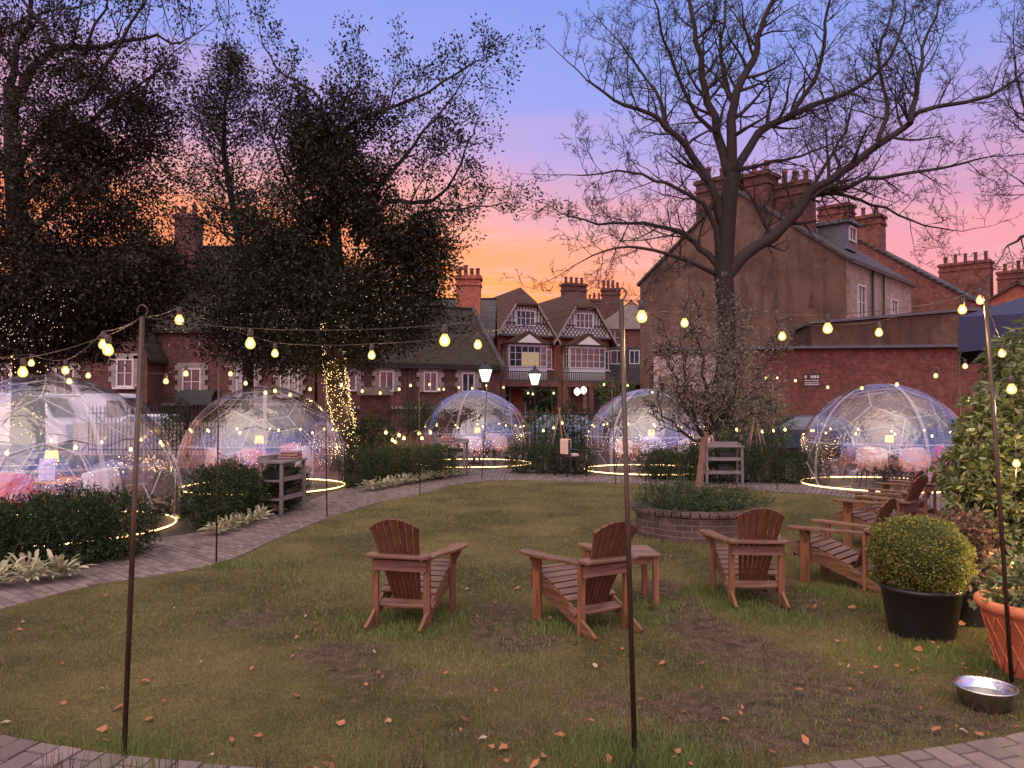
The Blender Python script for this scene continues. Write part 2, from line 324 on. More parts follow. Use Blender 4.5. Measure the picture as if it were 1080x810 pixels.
# ------------------------------------------------------------------ mesh helpers
class MB:
    def __init__(s): s.v = []; s.f = []; s.mi = []; s.sm = []
    def add(s, vs, fs, mat=0, smooth=False, T=None):
        b = len(s.v)
        s.v += [tuple(T @ Vector(p)) if T is not None else tuple(p) for p in vs]
        for f in fs: s.f.append(tuple(i + b for i in f)); s.mi.append(mat); s.sm.append(smooth)
        return s
    def box(s, c, d, rz=0, mat=0, T=None, rot=None):
        x, y, z = d[0] / 2, d[1] / 2, d[2] / 2
        vs = [Vector(p) for p in ((-x, -y, -z), (x, -y, -z), (x, y, -z), (-x, y, -z), (-x, -y, z), (x, -y, z), (x, y, z), (-x, y, z))]
        E = Euler(rot if rot else (0, 0, rz)).to_matrix()
        vs = [E @ p + Vector(c) for p in vs]
        return s.add(vs, [(0, 3, 2, 1), (4, 5, 6, 7), (0, 1, 5, 4), (1, 2, 6, 5), (2, 3, 7, 6), (3, 0, 4, 7)], mat, False, T)
    def tube(s, pts, rad, n=8, mat=0, caps=True, smooth=True, T=None, closed=False):
        pts = [Vector(p) for p in pts]; k = len(pts)
        if isinstance(rad, (int, float)): rad = [rad] * k
        vs = []; up = None
        for i in range(k):
            if closed: d = pts[(i + 1) % k] - pts[i - 1]
            else: d = pts[min(i + 1, k - 1)] - pts[max(i - 1, 0)]
            if d.length < 1e-9: d = Vector((0, 0, 1))
            d.normalize()
            if up is None: up = d.orthogonal().normalized()
            else:
                up = up - d * up.dot(d)
                up = up.normalized() if up.length > 1e-6 else d.orthogonal().normalized()
            q = d.cross(up)
            for j in range(n):
                a = 2 * PI * j / n; vs.append(pts[i] + (up * math.cos(a) + q * math.sin(a)) * rad[i])
        fs = []
        for i in range(k if closed else k - 1):
            i2 = (i + 1) % k
            for j in range(n): fs.append((i * n + j, i * n + (j + 1) % n, i2 * n + (j + 1) % n, i2 * n + j))
        if caps and not closed: fs += [tuple(range(n - 1, -1, -1)), tuple((k - 1) * n + j for j in range(n))]
        return s.add(vs, fs, mat, smooth, T)
    def prism(s, poly, vec, mat=0, T=None):
        n = len(poly); vec = Vector(vec); vs = [Vector(p) for p in poly] + [Vector(p) + vec for p in poly]
        fs = [tuple(range(n - 1, -1, -1)), tuple(range(n, 2 * n))] + [(i, (i + 1) % n, n + (i + 1) % n, n + i) for i in range(n)]
        return s.add(vs, fs, mat, False, T)
    def lathe(s, prof, n=24, c=(0, 0, 0), mat=0, smooth=True, cap=True, T=None):
        vs = []; fs = []; k = len(prof)
        for r, z in prof:
            for j in range(n):
                a = 2 * PI * j / n; vs.append((c[0] + r * math.cos(a), c[1] + r * math.sin(a), c[2] + z))
        for i in range(k - 1):
            for j in range(n): fs.append((i * n + j, i * n + (j + 1) % n, (i + 1) * n + (j + 1) % n, (i + 1) * n + j))
        if cap: fs += [tuple(range(n - 1, -1, -1)), tuple((k - 1) * n + j for j in range(n))]
        return s.add(vs, fs, mat, smooth, T)
    def build(s, name, mats, parent=None, bevel=0, world=False, loc=None, rz=0):
        me = bpy.data.meshes.new(name)
        off = Vector((0, 0, 0))
        if world and parent is not None: off = parent.location
        if world and loc is not None: off = Vector(loc)
        me.from_pydata([(p[0] - off[0], p[1] - off[1], p[2] - off[2]) for p in s.v], [], s.f)
        if not isinstance(mats, (list, tuple)): mats = [mats]
        for m in mats: me.materials.append(M[m] if isinstance(m, str) else m)
        me.polygons.foreach_set('material_index', s.mi); me.polygons.foreach_set('use_smooth', s.sm); me.update()
        o = bpy.data.objects.new(name, me); COL.objects.link(o)
        if parent is not None: o.parent = parent
        if loc is not None: o.location = loc
        if rz: o.rotation_euler.z = rz
        if bevel:
            b = o.modifiers.new('bevel', 'BEVEL'); b.width = bevel; b.segments = 2; b.limit_method = 'ANGLE'; b.angle_limit = R(40)
        return o
def tag(o, label=None, cat=None, group=None, kind=None):
    if label: o['label'] = label
    if cat: o['category'] = cat
    if group: o['group'] = group
    if kind: o['kind'] = kind
    return o
def empty(name, loc=(0, 0, 0), rz=0, label=None, cat=None, group=None):
    o = bpy.data.objects.new(name, None); COL.objects.link(o); o.location = loc; o.rotation_euler.z = rz; o.empty_display_size = .1
    return tag(o, label, cat, group)
KIDS = {}
def kids(o): return [c for c in bpy.data.objects if c.parent == o]
def copy_tree(o, parent=None):
    c = o.copy(); COL.objects.link(c); c.parent = parent
    for ch in kids(o): copy_tree(ch, c)
    return c
def np_mesh(name, V, Fc, mat, parent=None, loc=None, smooth=False):
    V = np.asarray(V, dtype=np.float32).reshape(-1, 3).copy(); k = Fc.shape[1]; nf = Fc.shape[0]
    if parent is not None: V -= np.array(parent.location, dtype=np.float32)
    me = bpy.data.meshes.new(name); me.vertices.add(len(V)); me.vertices.foreach_set('co', V.ravel())
    me.loops.add(nf * k); me.loops.foreach_set('vertex_index', Fc.astype(np.int32).ravel())
    me.polygons.add(nf); me.polygons.foreach_set('loop_start', np.arange(0, nf * k, k, dtype=np.int32)); me.polygons.foreach_set('loop_total', np.full(nf, k, dtype=np.int32))
    me.materials.append(M[mat] if isinstance(mat, str) else mat); me.update(calc_edges=True); me.validate()
    o = bpy.data.objects.new(name, me); COL.objects.link(o)
    if parent is not None: o.parent = parent
    return o
def unit(a): return a / (np.linalg.norm(a, axis=1, keepdims=True) + 1e-9)
def leaves(P, D, L, W, jit=.35, fold=.15):
    """diamond leaves at points P along directions D"""
    n = len(P); L = L * (1 + jit * (nr.rand(n, 1) * 2 - 1)); W = W * (1 + jit * (nr.rand(n, 1) * 2 - 1))
    D = unit(D); Q = unit(np.cross(D, nr.randn(n, 3))); H = np.cross(D, Q)
    a = P; b = P + D * L * .45 + Q * W * .5 + H * W * fold; c = P + D * L - H * L * .06; d = P + D * L * .45 - Q * W * .5 + H * W * fold
    V = np.stack([a, b, c, d], 1).reshape(-1, 3); return V, np.arange(4 * n).reshape(n, 4)
def ell_pts(ells, n, surf=.0):
    ells = np.array([e[:6] for e in ells], float); wv = ells[:, 3] * ells[:, 4] * ells[:, 5] if surf == 0 else (ells[:, 3] * ells[:, 5]) ** 1.0
    return ells, nr.choice(len(ells), n, p=wv / wv.sum())
def cloud(ells, n, surf=.35, w=None):
    e, idx = ell_pts(ells, n)
    if w is not None:
        w = np.array(w, float); idx = nr.choice(len(e), n, p=w / w.sum())
    d = unit(nr.randn(n, 3)); r = nr.rand(n, 1) ** (1 / 3.0); r = surf + (1 - surf) * r
    r *= 1 + .10 * nr.randn(n, 1)
    return e[idx, :3] + d * r * e[idx, 3:6], d
def gaps(C, D, f=1.0, thr=-.1, z0=None):
    x, y, z = C[:, 0] * f, C[:, 1] * f, C[:, 2] * f
    q = np.sin(x * 1.9 + 1.3 * np.sin(z * 1.1)) * np.sin(z * 2.3 + .7 * np.sin(x * 1.7)) + .6 * np.sin(x * 4.1 + y * 2.2) * np.sin(z * 4.7 - y) + .35 * nr.randn(len(x))
    t = thr if z0 is None else np.where(C[:, 2] < z0, -9, thr)
    k = q > t; return C[k], D[k]
def clustered(C, D, m, s):
    P = np.repeat(C, m, 0) + nr.randn(len(C) * m, 3) * s
    d = unit(P - np.repeat(C, m, 0)) + np.repeat(D, m, 0) * .5 + nr.randn(len(P), 3) * .35
    return P, d

# ------------------------------------------------------------------ ground
def grid_mesh(name, x0, x1, y0, y1, z, mat):
    mb = MB(); mb.add([(x0, y0, z), (x1, y0, z), (x1, y1, z), (x0, y1, z)], [(0, 1, 2, 3)]); o = mb.build(name, mat); o['kind'] = 'structure'; return o
grid_mesh('ground', -400, 400, -60, 900, -.012, 'soil')
grid_mesh('road', -60, 60, 29.4, 35.5, .0, 'asphalt')
mb = MB(); mb.box((0, 29.15, .05), (120, .5, .12)); mb.box((0, 35.9, .05), (120, .8, .12)); tag(mb.build('pavement', 'stone'), kind='structure')

INN = [(-150, 690), (0, 645), (100, 619), (228, 596), (300, 566), (350, 546), (400, 531), (443, 522), (480, 512), (525, 507), (590, 508), (650, 510), (755, 514), (820, 519), (885, 524), (1000, 540), (1150, 560)]
OUT = [(-220, 640), (-60, 618), (60, 602), (150, 573), (245, 556), (305, 537), (365, 516), (430, 507), (475, 500), (530, 495), (600, 498), (650, 503), (755, 506), (830, 510), (890, 513), (1000, 520), (1150, 530)]
INN = [gr(*p) for p in INN]; OUT = [gr(*p) for p in OUT]
INN2 = [Vector(p) for p in ((-7, 6.6, 0), (-5, 5.3, 0), (-2.8, 4.17, 0), (-1.1, 3.74, 0), (.2, 3.62, 0), (1.2, 3.74, 0), (2.8, 4.2, 0), (4.5, 5.05, 0), (6.5, 6.6, 0))]
OUT2 = [Vector(p) for p in ((-8, 5.0, 0), (-5.6, 3.6, 0), (-3.2, 2.5, 0), (-1.2, 2.05, 0), (.2, 1.9, 0), (1.4, 2.05, 0), (3.3, 2.6, 0), (5.2, 3.6, 0), (7.5, 5.2, 0))]
def resample(pts, t):
    # catmull-rom at parameter t in 0..len-1
    n = len(pts) - 1; i = min(int(t), n - 1); u = t - i
    p0, p1, p2, p3 = pts[max(i - 1, 0)], pts[i], pts[i + 1], pts[min(i + 2, n)]
    return .5 * ((2 * p1) + (p2 - p0) * u + (2 * p0 - 5 * p1 + 4 * p2 - p3) * u * u + (3 * p1 - p0 - 3 * p2 + p3) * u ** 3)
def path(name, A, B, bw, bl, along=True):
    n = len(A) - 1; K = 400
    ca = [resample(A, n * k / K) for k in range(K + 1)]; cb = [resample(B, n * k / K) for k in range(K + 1)]
    mid = [(a + b) / 2 for a, b in zip(ca, cb)]; s = [0]
    for k in range(K): s.append(s[-1] + (mid[k + 1] - mid[k]).length)
    def P(sv, tv):
        k = int(np.searchsorted(s, sv)) - 1; k = max(0, min(K - 1, k)); u = (sv - s[k]) / max(1e-9, s[k + 1] - s[k])
        a = ca[k].lerp(ca[k + 1], u); b = cb[k].lerp(cb[k + 1], u); return a.lerp(b, tv)
    mb = MB(); base = []
    for k in range(K + 1): base += [ca[k] + Vector((0, 0, .006)), cb[k] + Vector((0, 0, .006))]
    mb.add(base, [(2 * k, 2 * k + 2, 2 * k + 3, 2 * k + 1) for k in range(K)], 1)
    sv = 0; row = 0
    while sv + bw < s[-1]:
        c = P(sv + bw / 2, .5); wd = (P(sv + bw / 2, 0) - P(sv + bw / 2, 1)).length
        nb = max(2, round(wd / bl)); off = .5 / nb if row % 2 else 0
        for j in range(-1 if off else 0, nb):
            t0 = max(0, j / nb + off); t1 = min(1, (j + 1) / nb + off)
            if t1 - t0 < .02: continue
            g = .005; gt = g / wd
            q = [P(sv + g, t0 + gt), P(sv + bw - g, t0 + gt), P(sv + bw - g, t1 - gt), P(sv + g, t1 - gt)]
            h = .020 + rnd.uniform(-.004, .004); tx = [rnd.uniform(-.0025, .0025) for _ in range(4)]
            ce = sum(q, Vector()) / 4
            top = [p.lerp(ce, .05) + Vector((0, 0, h + e)) for p, e in zip(q, tx)]
            lo = [p + Vector((0, 0, h - .012)) for p in q]; bs = [p + Vector((0, 0, .004)) for p in q]
            mb.add(top + lo + bs, [(0, 1, 2, 3)] + [(i, 4 + i, 4 + (i + 1) % 4, (i + 1) % 4) for i in range(4)] + [(4 + i, 8 + i, 8 + (i + 1) % 4, 4 + (i + 1) % 4) for i in range(4)])
        sv += bw; row += 1
    return tag(mb.build(name, ['paver', 'soil']), kind='structure')
path('brick_path', INN, OUT, .105, .215)
path('brick_path', INN2, OUT2, .15, .21)

def smooth_poly(A, K=300):
    n = len(A) - 1; return [resample(A, n * k / K) for k in range(K + 1)]
innc = smooth_poly(INN); inn2c = smooth_poly(INN2)
LP = np.array([(p.x, p.y) for p in innc] + [(p.x, p.y) for p in reversed(inn2c)])
def inside(poly, X, Y):
    r = np.zeros(X.shape, bool); n = len(poly); j = n - 1
    for i in range(n):
        xi, yi = poly[i]; xj, yj = poly[j]
        c = ((yi > Y) != (yj > Y)) & (X < (xj - xi) * (Y - yi) / (yj - yi + 1e-12) + xi); r ^= c; j = i
    return r
# worn patches of bare earth, in metres
WEAR = []
def wp(px, py, rx, ry, s=1.0): p = gr(px, py); WEAR.append((p.x, p.y, rx, ry, s))
for q in [(258, 655, .28, .35, .8), (365, 690, .35, .35, .75), (400, 712, .45, .3, .5), (530, 650, .3, .5, .75), (545, 675, .35, .35, .85), (490, 720, .8, .3, .35),
          (700, 620, .22, .4, .9), (715, 640, .28, .4, 1), (735, 660, .3, .35, 1), (770, 680, .35, .3, .9), (820, 700, .45, .3, .8), (880, 730, .6, .35, .9), (780, 745, .7, .25, .85), (700, 780, .5, .15, .7),
          (940, 760, .6, .25, .9), (850, 780, .6, .18, .8), (850, 645, .3, .3, .8), (830, 625, .35, .5, .75), (900, 640, .3, .3, .6), (650, 560, .5, 1.0, .35), (560, 570, .6, .8, .25), (640, 740, .5, .3, .45), (1000, 760, .4, .25, .7), (580, 770, .5, .2, .4)]: wp(*q)
def wear(X, Y):
    r = np.zeros(X.shape)
    for x, y, rx, ry, s in WEAR: r = np.maximum(r, s * np.exp(-(((X - x) / rx) ** 2 + ((Y - y) / ry) ** 2)))
    return r
def undul(X, Y): return .012 * np.sin(X * 1.3 + .5) * np.sin(Y * 1.1) + .008 * np.sin(X * 3.1 + Y * 2.3)
st = .09; xs = np.arange(-9, 13, st); ys = np.arange(3.2, 19.5, st); GX, GY = np.meshgrid(xs, ys)
ins = inside(LP, GX, GY); Wv = wear(GX, GY); nx = len(xs)
GZ = .008 + undul(GX, GY) * .5 - .012 * Wv
idx = np.arange(GX.size).reshape(GX.shape)
ok = ins[:-1, :-1] | ins[1:, 1:] | ins[:-1, 1:] | ins[1:, :-1]
Fq = np.stack([idx[:-1, :-1][ok], idx[:-1, 1:][ok], idx[1:, 1:][ok], idx[1:, :-1][ok]], 1)
lawn = np_mesh('lawn', np.stack([GX, GY, np.minimum(GZ, .012) * 1], -1), Fq, 'lawn')
at_ = lawn.data.attributes.new('wear', 'FLOAT', 'POINT')
at_.data.foreach_set('value', Wv.ravel().astype(np.float32)); tag(lawn, kind='structure')

def blades(name, n, yr, h, wd, mat, dens=None, label=None, box=None):
    Y = yr[0] + (yr[1] - yr[0]) * nr.rand(n) ** 1.3; X = (nr.rand(n) * 2 - 1) * (Y * .72 + .4)
    if box: X = box[0] + (box[1] - box[0]) * nr.rand(n)
    k = inside(LP, X, Y)
    if dens is not None: k &= dens(X, Y)
    X = X[k]; Y = Y[k]; n = len(X)
    B = np.stack([X, Y, .004 + 0 * X], 1); a = nr.rand(n) * 2 * PI
    q = np.stack([np.cos(a), np.sin(a), 0 * a], 1); lean = np.stack([nr.randn(n) * .5, nr.randn(n) * .5, np.ones(n)], 1); lean = unit(lean)
    hh = h * (.5 + nr.rand(n, 1)); ww = wd * (.7 + .6 * nr.rand(n, 1)) * np.clip(Y / 5, 1, 3)[:, None]
    V = np.stack([B - q * ww, B + q * ww, B + lean * hh], 1).reshape(-1, 3)
    o = np_mesh(name, V, np.arange(3 * n).reshape(n, 3), mat); tag(o, label, 'grass', kind='stuff'); return o
blades('grass', 330000, (3.5, 19), .028, .0022, 'grassblade', lambda X, Y: nr.rand(len(X)) > wear(X, Y) * 1.15, 'short patchy olive green grass covering the lawn')
# longer bright tufts round the chair legs and planter
TU = [gr(*p) for p in [(470, 650), (400, 655), (430, 668), (640, 640), (600, 655), (672, 655), (800, 650), (770, 640), (830, 655), (745, 625), (915, 640), (870, 625), (1000, 600), (990, 690), (940, 690), (1010, 700), (670, 800), (130, 800), (240, 598), (345, 548), (443, 524), (640, 790), (700, 795), (690, 640), (40, 800), (1000, 655), (960, 700), (585, 665)]]
def tuftd(X, Y):
    d = np.zeros(X.shape)
    for p in TU: d = np.maximum(d, np.exp(-(((X - p.x) / .27) ** 2 + ((Y - p.y) / .2) ** 2)))
    return nr.rand(len(X)) < d * .6
blades('long_grass', 420000, (3.6, 9.5), .055, .0026, 'grasstuft', tuftd, 'longer bright green grass left uncut round chair legs and poles')
def far_green(X, Y): return nr.rand(len(X)) < .5 * (np.sin(X * 1.7 + Y) * np.sin(Y * 1.9 - X * .6) > .2)
blades('clover', 120000, (4, 16), .03, .003, 'grasstuft', far_green, 'slightly greener patches of grass in the lawn')
# fallen leaves
n = 260; Y = 3.6 + 9 * nr.rand(n) ** 2.0; X = (nr.rand(n) * 2 - 1) * (Y * .66)
kk = inside(LP, X, Y); X = X[kk]; Y = Y[kk]
ex = gr(960, 705); X = np.concatenate([X, ex.x + nr.randn(26) * .3]); Y = np.concatenate([Y, ex.y + nr.randn(26) * .16])
P = np.stack([X, Y, .030 + 0 * X], 1); D = np.stack([nr.randn(len(X)), nr.randn(len(X)), .25 * nr.randn(len(X))], 1)
D = unit(D); Q = unit(np.stack([-D[:, 1], D[:, 0], .35 * nr.randn(len(X))], 1)); sz = .013 + .025 * nr.rand(len(X), 1) ** 2
V = np.stack([P - D * sz, P - D * sz * .3 + Q * sz * .6, P + D * sz * .4 + Q * sz * .5 + [0, 0, .006], P + D * sz * 1.1, P + D * sz * .4 - Q * sz * .55, P - D * sz * .3 - Q * sz * .6 + [0, 0, .008]], 1).reshape(-1, 3)
tag(np_mesh('fallen_leaves', V, np.arange(len(X) * 6).reshape(-1, 6), 'fallen'), 'small orange and tan autumn leaves scattered over the lawn', 'leaves', kind='stuff')

# ------------------------------------------------------------------ buildings
WINC = {}
def window(root, x, z, w_, h_, nx_, nz_, y=-.03, rot=0, pane='glass', sill=True, quoin=False, frame='white', xy=None):
    key = (w_, h_, nx_, nz_, pane, sill, quoin, frame)
    if key not in WINC:
        mb = MB(); t = .07
        mb.box((0, 0, h_ / 2 - t / 2), (w_, .10, t)); mb.box((0, 0, -h_ / 2 + t / 2), (w_, .10, t))
        for sx in (-1, 1): mb.box((sx * (w_ / 2 - t / 2), 0, 0), (t, .096, h_ - 2 * t))
        for i in range(1, nx_): mb.box((-w_ / 2 + w_ * i / nx_, .004, 0), (.05, .07, h_ - 2 * t))
        for i in range(1, nz_): mb.box((0, .008, -h_ / 2 + h_ * i / nz_), (w_ - 2 * t, .05, .035))
        if sill: mb.box((0, -.05, -h_ / 2 - .05), (w_ + .2, .26, .09))
        mats = [frame]
        if quoin:
            mats.append('stone'); k = 0
            zz_ = -h_ / 2
            while zz_ < h_ / 2 - .05:
                wd = .34 if k % 2 else .2
                for sx in (-1, 1): mb.box((sx * (w_ / 2 + wd / 2), .01, zz_ + .12), (wd, .13, .235), mat=1)
                zz_ += .24; k += 1
            mb.box((0, .01, h_ / 2 + .13), (w_ + .5, .13, .25), mat=1)
        p = MB(); p.box((0, .03, 0), (w_ - .1, .02, h_ - .1))
        WINC[key] = (mb, mats, p)
        fo = mb.build('window', mats); po = p.build('pane', pane, fo); WINC[key] = (fo, po); first = True
    else:
        a, b = WINC[key]; fo = a.copy(); COL.objects.link(fo); po = b.copy(); COL.objects.link(po); po.parent = fo
    fo.parent = root; fo.location = (x, y, z) if xy is None else (xy[0], xy[1], z); fo.rotation_euler = (0, 0, rot)
    return fo
def chimney(root, c, d, h, npots=4, mat='brick_red', z0=0, name='chimney', ax=0):
    """c = centre x,y ; d = size ; h = top"""
    mb = MB(); mb.box((c[0], c[1], (z0 + h) / 2), (d[0], d[1], h - z0))
    mb.box((c[0], c[1], h - .35), (d[0] + .14, d[1] + .14, .12)); mb.box((c[0], c[1], h + .08), (d[0] + .2, d[1] + .2, .16)); mb.box((c[0], c[1], h + .19), (d[0] + .06, d[1] + .06, .06))
    o = mb.build(name, mat, root)
    for i in range(npots):
        t = (i + .5) / npots - .5; q = MB()
        hh = rnd.choice([.55, .62, .75]); x = c[0] + (t * d[0] if ax == 0 else 0); y = c[1] + (t * d[1] if ax == 1 else 0)
        q.lathe([(.15, 0), (.13, hh * .2), (.11, hh * .8), (.15, hh * .86), (.14, hh), (.09, hh)], 10, (x, y, h + .2)); q.build('chimney_pot', 'brick_red', o)
    return o
def gable_house(root, w_, d_, eave, ridge, wall, roof, along='x', over=.25, wallname='wall', rt=.14):
    """box x:0..w, y:0..d. ridge along x or y."""
    mb = MB()
    if along == 'x':
        mb.prism([(0, 0, 0), (0, d_, 0), (0, d_, eave), (0, d_ / 2, ridge), (0, 0, eave)], (w_, 0, 0))
    else:
        mb.prism([(0, 0, 0), (w_, 0, 0), (w_, 0, eave), (w_ / 2, 0, ridge), (0, 0, eave)], (0, d_, 0))
    mb.build(wallname, wall, root)
    r = MB(); half = (d_ if along == 'x' else w_) / 2; sl_ = (ridge - eave) / half; ov = over
    for s in (-1, 1):
        a0 = half + s * (half + ov); za = eave - sl_ * ov
        pr = [(a0, za + .01), (half + s * .0, ridge + .01), (half, ridge + .01 + rt), (a0, za + .01 + rt)]
        if along == 'x': r.prism([(-over, p[0], p[1]) for p in pr], (w_ + 2 * over, 0, 0))
        else: r.prism([(p[0], -over, p[1]) for p in pr], (0, d_ + 2 * over, 0))
    rr = r.build('roof', roof, root)
    g = MB()
    if along == 'x': g.tube([(-over, d_ / 2, ridge + rt), (w_ + over, d_ / 2, ridge + rt)], .11, 8)
    else: g.tube([(w_ / 2, -over, ridge + rt), (w_ / 2, d_ + over, ridge + rt)], .11, 8)
    g.build('ridge_tiles', 'tiles_dark', rr)
    return rr

# tall brick house behind the left trees
b1 = empty('brick_house', (-26, 37, 0), 0, 'tall dark brick house with pointed bay, behind the trees at far left', 'house')
gable_house(b1, 16.5, 9, 5.6, 10.3, 'brick_dark', 'tiles_dark')
chimney(b1, (9.0, 3.2), (1.1, 1.0), 11.6, 2, 'brick_dark', 4)
mb = MB(); x0 = 7.2; mb.prism([(x0, -1.6, 0), (x0 + 2.0, -1.6, 0), (x0 + 2.0, -1.6, 4.3), (x0 + 1.0, -1.6, 6.3), (x0, -1.6, 4.3)], (0, 1.7, 0)); mb.build('bay', 'brick_dark', b1)
mb = MB()
for s in (-1, 1): mb.prism([(x0 + 1 + s * 1.25, -1.85, 3.85), (x0 + 1, -1.85, 6.33), (x0 + 1, -1.85, 6.5), (x0 + 1 + s * 1.25, -1.85, 4.02)], (0, 2.4, 0))
mb.build('bay_roof', 'tiles_dark', b1)
window(b1, x0 + 1, 3.35, .8, 1.3, 2, 2, -1.66, quoin=True)
for x in (1.5, 4.5, 10.6, 13.2, 15.3): window(b1, x, 3.0, .9, 1.3, 2, 2, -.05, quoin=True, pane='curtain' if x > 12 else 'glass')
mb = MB(); mb.box((8.2, -.06, 1.9), (16.4, .10, .14)); mb.build('string_course', 'stone', b1)
mb = MB()
prof = [(0, 0), (.0, .12), (-.5, .05), (-.85, -.2), (-1.0, -.6), (-.94, -.6), (-.8, -.25), (-.5, -.02)]
mb.prism([(10.2, y, 2.5 + z) for y, z in prof], (1.7, 0, 0)); mb.build('awning', 'rubber', b1)

# low brick wing with long tiled roof
b2 = empty('brick_wing', (-8.35, 35.05, 0), R(27), 'long low brick building with dark tiled roof and stone-edged gable', 'house')
gable_house(b2, 8.7, 7, 3.85, 7.0, 'brick_dark', 'tiles_dark', over=.12)
mb = MB()
for s in (-1, 1):
    a = (8.55, 3.5 + s * 3.8, 3.75); b = (8.55, 3.5, 7.2)
    mb.prism([(8.62, a[1], a[2] - .1), (8.62, 3.5, 7.1), (8.62, 3.5, 7.30), (8.62, a[1], a[2] + .12)], (.22, 0, 0))
mb.build('gable_coping', 'slate', b2)
for x in (.9, 2.7, 4.9, 6.9): window(b2, x, 3.0, .72, .98, 2, 1, -.05, quoin=True, sill=False)
mb = MB(); mb.box((4.35, -.06, 1.75), (8.6, .10, .14)); mb.build('string_course', 'stone', b2)
mb = MB()
for x in (3.8,): mb.tube([(x, -.12, .1), (x, -.12, 3.7)], .05, 6)
mb.box((4.3, -.17, 3.68), (8.8, .12, .1)); mb.build('gutter', 'iron', b2)
# hipped slate house behind it
b2b = empty('slate_house', (-8.5, 47.6, 0), 0, 'dark slate roofed house with small dormer behind the orange chimney', 'house')
gable_house(b2b, 7.2, 8, 6.2, 8.9, 'brick_red', 'slate')
chimney(b2b, (5.8, .2), (1.5, 1.2), 9.7, 4, 'brick_orange', 0)
window(b2b, 4.0, 7.0, .8, 1.2, 2, 3, -.05, sill=False)

